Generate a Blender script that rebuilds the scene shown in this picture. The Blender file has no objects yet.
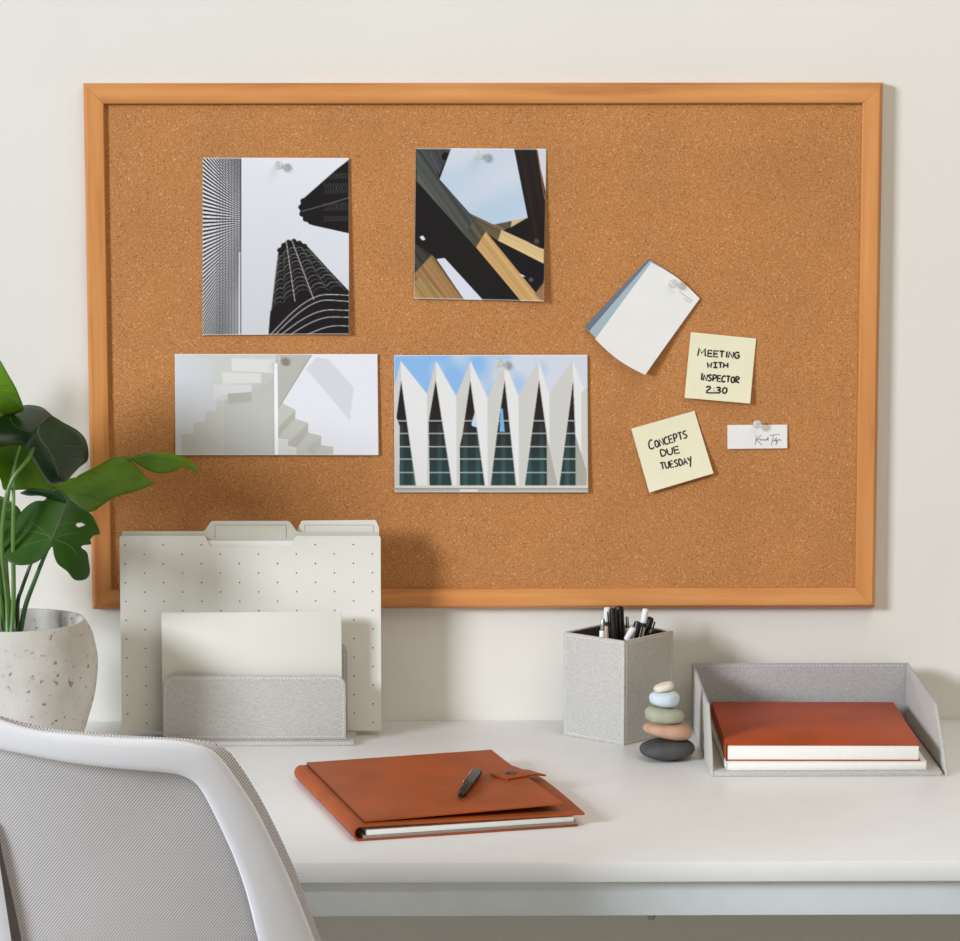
import bpy, bmesh, math, random
import numpy as np
from mathutils import Vector, Matrix
random.seed(7)
SC = bpy.context.scene
C = SC.collection
PI = math.pi

# ------------------------------------------------------------------ camera
F_PX, CAM = 3009.177, Vector((-0.03297, -3.5, 1.4748))
PITCH, YAW, ROLL = .12415, .00833, -.00096
fwd = Vector((math.sin(YAW)*math.cos(PITCH), math.cos(YAW)*math.cos(PITCH), -math.sin(PITCH)))
r0 = Vector((math.cos(YAW), -math.sin(YAW), 0)); u0 = r0.cross(fwd)
RT = r0*math.cos(ROLL) + u0*math.sin(ROLL); UP = -r0*math.sin(ROLL) + u0*math.cos(ROLL)
cd = bpy.data.cameras.new('camera'); cam = bpy.data.objects.new('camera', cd); C.objects.link(cam)
cd.sensor_width = 36; cd.sensor_fit = 'HORIZONTAL'; cd.lens = F_PX*36/960
m = Matrix((RT, UP, -fwd)).transposed().to_4x4(); m.translation = CAM; cam.matrix_world = m
SC.camera = cam
def ray(x, y): return RT*((x-480)/F_PX) + UP*((470.5-y)/F_PX) + fwd
def at(x, y, Y):                      # world point seen at x, y lying at depth Y
    d = ray(x, y); return CAM + d*((Y-CAM.y)/d.y)
def onz(x, y, z):
    d = ray(x, y); return CAM + d*((z-CAM.z)/d.z)

# ------------------------------------------------------------------ helpers
MW = {}
def thing(name, label, cat, loc=(0,0,0), rot=0, group=None):
    o = bpy.data.objects.new(name, None); C.objects.link(o); o.empty_display_size = .02
    o.location = loc; o.rotation_euler = (0,0,rot); tag(o, label, cat, group)
    MW[o.name] = Matrix.Translation(loc) @ Matrix.Rotation(rot, 4, 'Z'); return o
def tag(o, label, cat, group=None):
    o['label'] = label; o['category'] = cat
    if group: o['group'] = group
    return o
def obj(name, geo, m, parent=None, smooth=True, loc=None, local=False, auto=35):
    """geo: bmesh or (verts, faces) in world coords (local=True: parent's coords)"""
    me = bpy.data.meshes.new(name)
    if isinstance(geo, tuple): me.from_pydata([tuple(v) for v in geo[0]], [], geo[1])
    else: geo.to_mesh(me); geo.free()
    if parent is not None:
        W = MW[parent.name]
        if not local: me.transform(W.inverted())
    else:
        W = Matrix.Translation(loc or (0,0,0)); me.transform(W.inverted())
    o = bpy.data.objects.new(name, me); C.objects.link(o)
    if parent is not None: o.parent = parent
    else: o.location = loc or (0,0,0)
    MW[o.name] = W
    me.materials.append(m)
    if smooth:
        me.shade_smooth()
        if auto: me.set_sharp_from_angle(angle=math.radians(auto))
    me.update(); return o
def recalc(bm): bmesh.ops.recalc_face_normals(bm, faces=bm.faces); return bm
def box(x0, x1, y0, y1, z0, z1, bev=0, bm=None, seg=2, mat=None):
    bm0 = bmesh.new(); bmesh.ops.create_cube(bm0, size=1)
    for v in bm0.verts:
        v.co = Vector(((x0+x1)/2+v.co.x*(x1-x0), (y0+y1)/2+v.co.y*(y1-y0), (z0+z1)/2+v.co.z*(z1-z0)))
    if bev: bmesh.ops.bevel(bm0, geom=bm0.edges[:], offset=bev, segments=seg, affect='EDGES', profile=.5)
    if mat is not None: bm0.transform(mat)
    return merge(bm, bm0)
def merge(a, b):
    if a is None: return b
    me = bpy.data.meshes.new('t'); b.to_mesh(me); b.free(); a.from_mesh(me); bpy.data.meshes.remove(me); return a
def prism(pts, d, bev=0, bm=None, seg=2):
    """closed polygon pts (Vectors) extruded by vector d"""
    b = bmesh.new(); n = len(pts)
    A = [b.verts.new(p) for p in pts]; B = [b.verts.new(Vector(p)+Vector(d)) for p in pts]
    b.faces.new(A); b.faces.new(B[::-1])
    for i in range(n): b.faces.new((A[i], B[i], B[(i+1)%n], A[(i+1)%n]))
    recalc(b)
    if bev:
        es = [e for e in b.edges if e.calc_face_angle(0) > .5]
        bmesh.ops.bevel(b, geom=es, offset=bev, segments=seg, affect='EDGES', profile=.5)
    return merge(bm, b)
def cat(pts, k=6, closed=False):
    """Catmull-Rom through pts (tuples of any length)"""
    P = [np.array(p, float) for p in pts]; n = len(P); out = []
    for i in range(n if closed else n-1):
        if closed: a, b, c, d = P[(i-1)%n], P[i], P[(i+1)%n], P[(i+2)%n]
        else: a, b, c, d = P[max(i-1,0)], P[i], P[i+1], P[min(i+2,n-1)]
        for j in range(k):
            t = j/k
            out.append(.5*((2*b)+(-a+c)*t+(2*a-5*b+4*c-d)*t*t+(-a+3*b-3*c+d)*t**3))
    if not closed: out.append(P[-1])
    return out
def tube(pts, rad, n=8, bm=None, squash=None, cap=True):
    """tube through 3D pts; rad scalar or list"""
    b = bmesh.new(); P = [Vector(p) for p in pts]; rings = []
    prev = None
    for i, p in enumerate(P):
        d = (P[min(i+1,len(P)-1)]-P[max(i-1,0)]).normalized()
        if prev is None:
            a = Vector((0,1,0)) if abs(d.y) < .9 else Vector((1,0,0))
            s = d.cross(a).normalized()
        else: s = (prev-d*prev.dot(d)).normalized()
        prev = s; t = d.cross(s); r = rad[i] if hasattr(rad, '__len__') else rad
        ring = []
        for k in range(n):
            o = s*math.cos(2*PI*k/n)*r + t*math.sin(2*PI*k/n)*r
            if squash: o.y *= squash
            ring.append(b.verts.new(p+o))
        rings.append(ring)
    for A, B in zip(rings, rings[1:]):
        for k in range(n): b.faces.new((A[k], A[(k+1)%n], B[(k+1)%n], B[k]))
    if cap: b.faces.new(rings[0][::-1]); b.faces.new(rings[-1])
    recalc(b)
    return merge(bm, b)
def lathe(prof, n=48, mat=None, bm=None):
    """profile [(r,z)] about z; ends with r=0 are closed"""
    b = bmesh.new(); rings = []
    for r, z in prof:
        if r < 1e-7: rings.append([b.verts.new((0,0,z))])
        else: rings.append([b.verts.new((r*math.cos(2*PI*k/n), r*math.sin(2*PI*k/n), z)) for k in range(n)])
    for A, B in zip(rings, rings[1:]):
        if len(A) == 1 and len(B) == 1: continue
        for k in range(n):
            j = (k+1)%n
            if len(A) == 1: b.faces.new((A[0], B[k], B[j]))
            elif len(B) == 1: b.faces.new((A[k], A[j], B[0]))
            else: b.faces.new((A[k], A[j], B[j], B[k]))
    recalc(b)
    if mat is not None: b.transform(mat)
    return merge(bm, b)
def aim(p, q):
    """matrix placing local z from p toward q"""
    d = (Vector(q)-Vector(p)); R = d.to_track_quat('Z', 'Y').to_matrix().to_4x4(); R.translation = p; return R

# ------------------------------------------------------------------ materials
def lin(c):
    return tuple(((v/255)/12.92 if v/255 <= .04045 else ((v/255+.055)/1.055)**2.4) for v in c)
class N:
    def __init__(s, name):
        s.m = bpy.data.materials.new(name); s.m.use_nodes = True; s.t = s.m.node_tree
        s.b = s.t.nodes['Principled BSDF']; s.o = s.t.nodes['Material Output']
        s.tc = s.t.nodes.new('ShaderNodeTexCoord')
    def n(s, typ, **kw):
        x = s.t.nodes.new(typ)
        for k, v in kw.items():
            if k in x.inputs: x.inputs[k].default_value = v
            else: setattr(x, k, v)
        return x
    def l(s, a, b): s.t.links.new(a, b)
    def map(s, scale=(1,1,1), rot=(0,0,0)):
        mp = s.n('ShaderNodeMapping'); mp.inputs['Scale'].default_value = scale; mp.inputs['Rotation'].default_value = rot
        s.l(s.tc.outputs['Object'], mp.inputs['Vector']); return mp.outputs[0]
    def noise(s, scale, vec=None, detail=3, rough=.5):
        x = s.n('ShaderNodeTexNoise'); x.inputs['Scale'].default_value = scale; x.inputs['Detail'].default_value = detail
        x.inputs['Roughness'].default_value = rough; s.l(vec or s.tc.outputs['Object'], x.inputs['Vector']); return x.outputs[0]
    def ramp(s, fac, stops):
        r = s.n('ShaderNodeValToRGB'); el = r.color_ramp.elements
        while len(el) < len(stops): el.new(.5)
        for e, (p, c) in zip(el, stops): e.position = p; e.color = (*lin(c), 1) if len(c) == 3 else c
        s.l(fac, r.inputs[0]); return r.outputs[0]
    def mix(s, fac, a, b, mode='MIX'):
        x = s.n('ShaderNodeMix', data_type='RGBA', blend_type=mode)
        for v, i in ((fac, 0), (a, 6), (b, 7)):
            if hasattr(v, 'links') or hasattr(v, 'is_linked'): s.l(v, x.inputs[i])
            else: x.inputs[i].default_value = v if i == 0 else (*lin(v), 1)
        return x.outputs[2]
    def bump(s, h, strength=.3, dist=.001):
        x = s.n('ShaderNodeBump'); x.inputs['Strength'].default_value = strength; x.inputs['Distance'].default_value = dist
        s.l(h, x.inputs['Height']); s.l(x.outputs[0], s.b.inputs['Normal'])
    def col(s, v): s.l(v, s.b.inputs['Base Color'])
    def set(s, **kw):
        for k, v in kw.items(): s.b.inputs[k.replace('_', ' ')].default_value = v
        return s
def plain(name, c, rough=.5, metal=0, var=.04, scale=40, spec=.5):
    k = N(name); k.set(Roughness=rough, Metallic=metal); k.b.inputs['Specular IOR Level'].default_value = spec
    d = [max(0, v*(1-var)) for v in c]; e = [min(255, v*(1+var)) for v in c]
    k.col(k.ramp(k.noise(scale), [(.3, d), (.7, e)])); return k.m
def mk_wall():
    k = N('wall_paint'); k.set(Roughness=.85)
    k.col(k.ramp(k.noise(3.5, detail=5), [(.3, (224,220,210)), (.7, (228,224,215))]))
    k.bump(k.noise(260, detail=4), .12, .0006); return k.m
def mk_cork():
    k = N('cork'); k.set(Roughness=.9); k.b.inputs['Specular IOR Level'].default_value = .15
    a = k.noise(620, detail=3, rough=.7)
    v = k.n('ShaderNodeTexVoronoi', feature='F1'); v.inputs['Scale'].default_value = 640; k.l(k.tc.outputs['Object'], v.inputs['Vector'])
    base = k.ramp(a, [(.28, (96,54,24)), (.42, (176,116,64)), (.58, (200,140,86)), (.76, (240,188,134))])
    spk = k.ramp(v.outputs['Color'], [(.05, (80,44,20)), (.28, (186,126,74)), (.8, (206,146,90)), (.985, (250,206,156))])
    c = k.mix(.45, base, spk)
    big = k.ramp(k.noise(9, detail=3), [(.3, (240,240,240)), (.7, (255,255,255))])
    k.col(k.mix(1.0, c, big, 'MULTIPLY')); k.bump(a, .35, .0006); return k.m
def mk_wood(name, axis):
    k = N(name); k.set(Roughness=.42)
    sc = (2.2, 30, 30) if axis == 'x' else (30, 30, 2.2)
    vec = k.map(sc); a = k.noise(1.6, vec, 5, .55)
    w = k.n('ShaderNodeTexWave', wave_type='BANDS', bands_direction='Z' if axis == 'x' else 'X')
    w.inputs['Scale'].default_value = .45; w.inputs['Distortion'].default_value = 7; w.inputs['Detail'].default_value = 2.5; w.inputs['Detail Scale'].default_value = .6
    k.l(k.map((1.4,18,18) if axis == 'x' else (18,18,1.4)), w.inputs['Vector'])
    c1 = k.ramp(a, [(.28, (176,106,50)), (.45, (208,138,74)), (.6, (218,150,84)), (.75, (232,168,100))])
    c2 = k.ramp(w.outputs[0], [(0, (206,190,176)), (.35, (240,234,228)), (1, (255,255,255))])
    k.col(k.mix(1.0, c1, c2, 'MULTIPLY')); k.bump(a, .08, .0004); return k.m
def mk_linen(name, c):
    k = N(name); k.set(Roughness=.92); k.b.inputs['Specular IOR Level'].default_value = .2
    a = k.noise(1, k.map((2000,2000,260)), 2); b = k.noise(1, k.map((260,260,2000)), 2)
    h = k.mix(.5, a, b)
    g = lambda f: [min(255, v*f) for v in c]
    k.col(k.ramp(h, [(.36, g(.89)), (.5, g(1)), (.64, g(1.08))])); k.bump(h, .2, .0003); return k.m
def mk_leather(name, c, rough=.5):
    k = N(name); k.set(Roughness=rough); k.b.inputs['Specular IOR Level'].default_value = .2
    g = lambda f: [min(255, v*f) for v in c]
    a = k.noise(14, detail=6, rough=.6); k.col(k.ramp(a, [(.25, g(.86)), (.5, g(1)), (.8, g(1.1))]))
    k.bump(k.noise(900, detail=3), .25, .0003); return k.m
def mk_concrete():
    k = N('concrete'); k.set(Roughness=.9)
    a = k.noise(10, detail=7, rough=.6); base = k.ramp(a, [(.3, (188,183,172)), (.55, (212,208,199)), (.8, (226,222,214))])
    pit = k.noise(130, detail=4, rough=.6)
    lowf = k.noise(16, detail=2)
    pm = k.n('ShaderNodeMath', operation='MULTIPLY'); k.l(pit, pm.inputs[0]); k.l(k.ramp(lowf, [(.35, (200,200,200)), (.65, (255,255,255))]), pm.inputs[1])
    mask = k.ramp(pit, [(.635, (0,0,0)), (.68, (255,255,255))])
    k.col(k.mix(mask, base, (128,116,98)))
    inv = k.ramp(pit, [(.61, (255,255,255)), (.69, (0,0,0))]); k.bump(inv, .5, .0015); return k.m
def mk_leaf(name, c1, c2, rough=.38, trans=.28):
    k = N(name); k.set(Roughness=rough)
    a = k.noise(26, detail=4); col = k.ramp(a, [(.3, c1), (.7, c2)]); k.col(col)
    k.bump(k.noise(120, detail=2), .12, .0006)
    tr = k.n('ShaderNodeBsdfTranslucent'); k.l(col, tr.inputs[0])
    mx = k.n('ShaderNodeMixShader'); mx.inputs[0].default_value = trans
    k.l(k.b.outputs[0], mx.inputs[1]); k.l(tr.outputs[0], mx.inputs[2]); k.l(mx.outputs[0], k.o.inputs[0]); return k.m
def mk_mesh():
    k = N('chair_mesh'); k.set(Roughness=.75)
    outs = []
    for rot, sc in ((math.radians(-40), 450), (math.radians(50), 640)):
        w = k.n('ShaderNodeTexWave', wave_type='BANDS', bands_direction='X'); w.inputs['Scale'].default_value = 1
        mp = k.n('ShaderNodeMapping'); mp.inputs['Rotation'].default_value = (0, rot, 0); mp.inputs['Scale'].default_value = (1,1,1)
        k.l(k.tc.outputs['Object'], mp.inputs['Vector'])
        m2 = k.n('ShaderNodeVectorMath', operation='SCALE'); m2.inputs[3].default_value = sc/3.14*1.0
        k.l(mp.outputs[0], m2.inputs[0]); k.l(m2.outputs[0], w.inputs['Vector']); outs.append(w.outputs[0])
    m3 = k.n('ShaderNodeMath', operation='MULTIPLY'); k.l(outs[1], m3.inputs[0]); m3.inputs[1].default_value = .45
    ml = k.n('ShaderNodeMath', operation='MULTIPLY_ADD'); k.l(outs[0], ml.inputs[0]); ml.inputs[1].default_value = .55; k.l(m3.outputs[0], ml.inputs[2])
    k.col(k.ramp(ml.outputs[0], [(.12, (148,143,143)), (.5, (206,201,200)), (.88, (250,247,246))])); k.bump(ml.outputs[0], .4, .0006); return k.m
def mk_clear():
    k = N('clear_plastic'); k.set(Roughness=.12, IOR=1.3); k.b.inputs['Transmission Weight'].default_value = .6
    k.b.inputs['Base Color'].default_value = (.95,.95,.94,1); return k.m
def mk_attr(name, rough=.35):
    k = N(name); k.set(Roughness=rough); k.b.inputs['Specular IOR Level'].default_value = .2; a = k.n('ShaderNodeAttribute'); a.attribute_name = 'print'
    k.col(a.outputs['Color']); return k.m
def mk_dots(o, p, q, r=.00088):
    k = N('dotted_folder_card'); k.set(Roughness=.7); acc = None
    for ox, oz in ((0, 0), (p/2, q/2)):
        d = []
        sp = k.n('ShaderNodeSeparateXYZ'); k.l(k.tc.outputs['Object'], sp.inputs[0])
        for ax, base, per in ((0, o.x+ox, p), (2, o.z+oz, q)):
            a = k.n('ShaderNodeMath', operation='SUBTRACT'); k.l(sp.outputs[ax], a.inputs[0]); a.inputs[1].default_value = base-per/2
            b = k.n('ShaderNodeMath', operation='FLOORED_MODULO'); k.l(a.outputs[0], b.inputs[0]); b.inputs[1].default_value = per
            c = k.n('ShaderNodeMath', operation='SUBTRACT'); k.l(b.outputs[0], c.inputs[0]); c.inputs[1].default_value = per/2
            e = k.n('ShaderNodeMath', operation='MULTIPLY'); k.l(c.outputs[0], e.inputs[0]); k.l(c.outputs[0], e.inputs[1]); d.append(e.outputs[0])
        s_ = k.n('ShaderNodeMath', operation='ADD'); k.l(d[0], s_.inputs[0]); k.l(d[1], s_.inputs[1])
        m_ = k.n('ShaderNodeMath', operation='LESS_THAN'); k.l(s_.outputs[0], m_.inputs[0]); m_.inputs[1].default_value = r*r
        if acc is None: acc = m_.outputs[0]
        else:
            t_ = k.n('ShaderNodeMath', operation='MAXIMUM'); k.l(acc, t_.inputs[0]); k.l(m_.outputs[0], t_.inputs[1]); acc = t_.outputs[0]
    k.col(k.mix(acc, (226,224,214), (62,58,54))); return k.m
M = dict(
    wall=mk_wall(), cork=mk_cork(), wood_h=mk_wood('beech_horizontal', 'x'), wood_v=mk_wood('beech_vertical', 'z'),
    desk=plain('desk_laminate', (238,238,236), .38, var=.006), apron=plain('desk_apron_paint', (228,234,235), .5, var=.01),
    floor=plain('floor_vinyl', (150,147,138), .6, var=.03, scale=5),
    linen=mk_linen('grey_linen', (190,187,180)), linen_d=mk_linen('grey_linen_lining', (176,172,172)),
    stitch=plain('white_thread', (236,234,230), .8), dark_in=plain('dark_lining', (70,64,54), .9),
    leather=mk_leather('tan_leather', (166,80,33), .5), leather_d=mk_leather('tan_leather_edge', (104,48,24), .6),
    book=mk_leather('rust_cover', (172,74,34), .5), page=plain('page_block', (240,237,230), .8, var=.008, scale=300),
    grey_page=mk_linen('grey_lining_cloth', (150,142,136)),
    paper=plain('white_paper', (236,234,228), .7, var=.008), folder=plain('folder_card', (226,224,214), .7, var=.012, scale=8),
    folder_b=plain('folder_inner_card', (204,202,188), .75, var=.012, scale=8), ivory=plain('ivory_cover', (222,219,208), .6, var=.008, scale=6),
    note=plain('note_paper', (234,228,196), .8, var=.008), ink=plain('black_ink', (26,25,26), .6), dot=plain('dot_ink', (70,66,60), .7),
    greyink=plain('grey_ink', (120,118,118), .7),
    card_w=plain('card_white', (232,231,226), .6, var=.006), card_b=plain('card_pale_blue', (164,180,190), .6, var=.01), card_s=plain('card_slate', (104,114,128), .6, var=.01),
    black=plain('black_plastic', (17,16,17), .35, var=.1), steel=plain('steel', (190,188,184), .25, 1), bronze=plain('dark_snap', (96,88,82), .3, 1),
    cream=plain('cream_barrel', (226,216,190), .4), white=plain('white_plastic', (240,239,236), .35, var=.01), wood_p=plain('pale_pencil', (206,180,140), .5),
    chairw=plain('chair_white_plastic', (244,244,248), .38, var=.004), chairg=plain('chair_grey_plastic', (112,106,108), .5), mesh=mk_mesh(), seat=mk_linen('seat_fabric', (150,144,142)),
    concrete=mk_concrete(), soil=plain('soil', (70,54,40), 1, var=.4, scale=200),
    clear=mk_clear(), photo=mk_attr('photo_gloss', .35),
    s_dark=plain('stone_charcoal', (70,68,68), .75, var=.12, scale=60), s_terra=plain('stone_terracotta', (190,149,124), .75, var=.06, scale=60),
    s_green=plain('stone_sage', (166,168,144), .75, var=.05, scale=60), s_blue=plain('stone_pale_blue', (208,218,228), .75, var=.04, scale=60),
    s_ivory=plain('stone_ivory', (224,214,196), .75, var=.05, scale=60),
    lf_dark=mk_leaf('leaf_dark', (24,50,20), (40,74,26), .34, .12), lf_mid=mk_leaf('leaf_mid', (40,78,16), (60,104,24), .38, .22),
    lf_bright=mk_leaf('leaf_bright', (98,144,22), (130,172,38), .38, .35), stem=mk_leaf('stem_green', (84,122,52), (116,154,76), .4, .1),
    stem_d=mk_leaf('stem_dark', (48,84,40), (70,108,56), .4, .05), vein=mk_leaf('vein_pale', (84,124,48), (104,142,62), .4, .2),
)

# ------------------------------------------------------------------ room
def struct(name, geo, m):
    o = obj(name, geo, m, smooth=False); o['kind'] = 'structure'; return o
struct('wall_back', box(-2.6, 2.6, 0, .12, 0, 2.7), M['wall'])
struct('floor', box(-2.6, 2.6, -3.0, 0, -.05, 0), M['floor'])
struct('baseboard_back', box(-2.6, 2.6, -.014, 0, 0, .09, .003), M['chairw'])

# ------------------------------------------------------------------ desk
DZ, DD = .74, .665
dk = thing('desk', 'long white desk with a slim top standing against the wall under the cork board', 'desk', (0, -DD/2, 0))
obj('desk_top', box(-.95, .95, -DD, -.001, DZ-.0203, DZ, .0012), M['desk'], dk)
ap = box(-.90, .90, -DD+.018, -DD+.036, DZ-.0585, DZ-.0204, .001)
obj('front_apron', ap, M['apron'], dk)
for s in (-1, 1):
    obj('side_apron', box(s*.89-.009, s*.89+.009, -DD+.037, -.04, DZ-.0585, DZ-.0204, .001), M['apron'], dk)
for sx in (-1, 1):
    for y in (-DD+.042, -.05):
        obj('leg', box(sx*.86-.02, sx*.86+.02, y-.02+.02, y+.02+.02, 0, DZ-.0205, .002), M['apron'], dk)
pb = at(651, 915.5, -DD+.027)
obj('bracket_screw', lathe([(0,-.003),(.0035,-.003),(.0045,0),(.006,.0015),(.006,.003)], 16, Matrix.Translation((pb.x, -DD+.027, DZ-.0615))), M['steel'], dk)

# ------------------------------------------------------------------ cork board
BX0, BX1, BZ0, BZ1 = -.4588, .4600, .8768, 1.4886
YF, YC, FW = -.020, -.0145, .0238
cb = thing('cork_board', 'large cork notice board in a beech wood frame hanging on the wall', 'notice board', (0, 0, BZ0))
obj('cork_panel', box(BX0+.016, BX1-.016, YC, -.003, BZ0+.016, BZ1-.016), M['cork'], cb, smooth=False)
def rail(a0, a1, b0, b1, m):
    """mitred rail: outer edge a0->a1, inner edge b0->b1 in (x,z)"""
    b = bmesh.new(); secs = []
    for (ax, az), (bx, bz) in ((a0, b0), (a1, b1)):
        L = lambda t, y: (ax+(bx-ax)*t, y, az+(bz-az)*t)
        secs.append([b.verts.new(L(*q)) for q in ((0,-.001),(0,-.0140),(.05,-.0168),(.15,-.0196),(.18,-.02),(.95,-.0202),(1,-.0192),(1,-.001))])
    A, B = secs; n = len(A)
    for i in range(n): b.faces.new((A[i], A[(i+1)%n], B[(i+1)%n], B[i]))
    b.faces.new(A); b.faces.new(B[::-1]); recalc(b)
    return obj('frame_rail', b, m, cb, smooth=False)
g = .00012
o_ = [(BX0,BZ0),(BX1,BZ0),(BX1,BZ1),(BX0,BZ1)]; i_ = [(BX0+FW,BZ0+FW),(BX1-FW,BZ0+FW),(BX1-FW,BZ1-FW),(BX0+FW,BZ1-FW)]
for k in range(4):
    j = (k+1)%4; dx = np.sign(o_[j][0]-o_[k][0])*g; dz = np.sign(o_[j][1]-o_[k][1])*g
    rail((o_[k][0]+dx,o_[k][1]+dz), (o_[j][0]-dx,o_[j][1]-dz), (i_[k][0]+dx,i_[k][1]+dz), (i_[j][0]-dx,i_[j][1]-dz), M['wood_h'] if k%2 == 0 else M['wood_v'])

# ------------------------------------------------------------------ papers on the board
class Paper:
    """px corners TL,TR,BR,BL on the cork; curl(u,v) = lift off the cork in metres"""
    def __init__(s, cs, curl, off=.0006, corner=0):
        s.c = [at(x, y, YC-off) for x, y in cs]; s.px = [np.array(q, float) for q in cs]; s.curl = curl; s.off = off
    def P(s, u, v, lift=0):
        a = s.c[0].lerp(s.c[1], u); b = s.c[3].lerp(s.c[2], u); p = a.lerp(b, v)
        # keep silhouettes of the curling sheet where it hangs
        p.y = YC-s.off-s.curl(u, v)-lift; return p
    def uv(s, x, y):
        u = v = .5
        tl, tr, br, bl = s.px; q = np.array((x, y), float)
        for _ in range(8):
            p = (tl*(1-u)+tr*u)*(1-v)+(bl*(1-u)+br*u)*v
            du = (tr-tl)*(1-v)+(br-bl)*v; dv = (bl-tl)*(1-u)+(br-tr)*u
            J = np.array((du, dv)).T; d = np.linalg.solve(J, q-p); u += d[0]; v += d[1]
        return u, v
    def on(s, x, y, lift=.0004): return s.P(*s.uv(x, y), lift)
    def sheet(s, nu=16, nv=16, t=.0003, bow=None):
        V = []; Fc = []
        for side in (0, 1):
            for j in range(nv+1):
                for i in range(nu+1):
                    u, v = i/nu, j/nv
                    if bow: u, v = bow(u, v)
                    V.append(s.P(u, v, t if side == 0 else 0))
        W = nu+1; n = W*(nv+1)
        for j in range(nv):
            for i in range(nu):
                a = j*W+i; Fc.append((a, a+W, a+W+1, a+1)); Fc.append((n+a, n+a+1, n+a+W+1, n+a+W))
        for i in range(nu): Fc.append((i, i+1, n+i+1, n+i)); a = nv*W+i; Fc.append((a, n+a, n+a+1, a+1))
        for j in range(nv): a = j*W; Fc.append((a, n+a, n+a+W, a+W)); a += nu; Fc.append((a, a+W, n+a+W, n+a))
        return V, Fc
def poly_mask(X, Y, pts):
    r = np.zeros(X.shape, bool); n = len(pts)
    for i in range(n):
        x0, y0 = pts[i]; x1, y1 = pts[(i+1)%n]
        if y0 == y1: continue
        c = ((Y >= min(y0,y1)) & (Y < max(y0,y1))); r ^= c & (X < (Y-y0)/(y1-y0)*(x1-x0)+x0)
    return r
def line_mask(X, Y, pts, w):
    r = np.zeros(X.shape, bool)
    for (x0, y0), (x1, y1) in zip(pts, pts[1:]):
        dx, dy = x1-x0, y1-y0; L = dx*dx+dy*dy+1e-9
        # restrict to bbox for speed
        bx = (X > min(x0,x1)-w) & (X < max(x0,x1)+w) & (Y > min(y0,y1)-w) & (Y < max(y0,y1)+w)
        if not bx.any(): continue
        xs, ys = X[bx], Y[bx]; t = np.clip(((xs-x0)*dx+(ys-y0)*dy)/L, 0, 1)
        d = (xs-x0-t*dx)**2+(ys-y0-t*dy)**2; rr = r[bx]; rr |= d < (w/2)**2; r[bx] = rr
    return r
class Canvas:
    def __init__(s, X, Y): s.X, s.Y = X, Y; s.a = np.zeros(X.shape+(3,)); s.rs = np.random.RandomState(3)
    def fill(s, c, mask=None):
        c = np.array(c, float)
        if mask is None: s.a[...] = c
        else: s.a[mask] = c if c.ndim == 1 else c[mask]
    def poly(s, pts, c, grain=None):
        mk = poly_mask(s.X, s.Y, pts)
        if grain:                         # streaks along direction g
            gx, gy, amp = grain; q = s.X*gy-s.Y*gx
            nq = np.interp(q, np.arange(-2000, 2000, 5), s.rs.uniform(-1, 1, 800)); n2 = np.interp(q+.02*s.X, np.arange(-2000, 2000, 19), s.rs.uniform(-1, 1, 211)); f = 1+amp*(.6*nq+.7*n2)
            s.a[mk] = (np.array(c)[None, :]*f[mk][:, None])
        else: s.a[mk] = c
    def line(s, pts, c, w): s.a[line_mask(s.X, s.Y, pts, w)] = c
def grad(c, T, c0, c1): T = np.clip(T, 0, 1)[..., None]; return np.array(c0)*(1-T)+np.array(c1)*T

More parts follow.
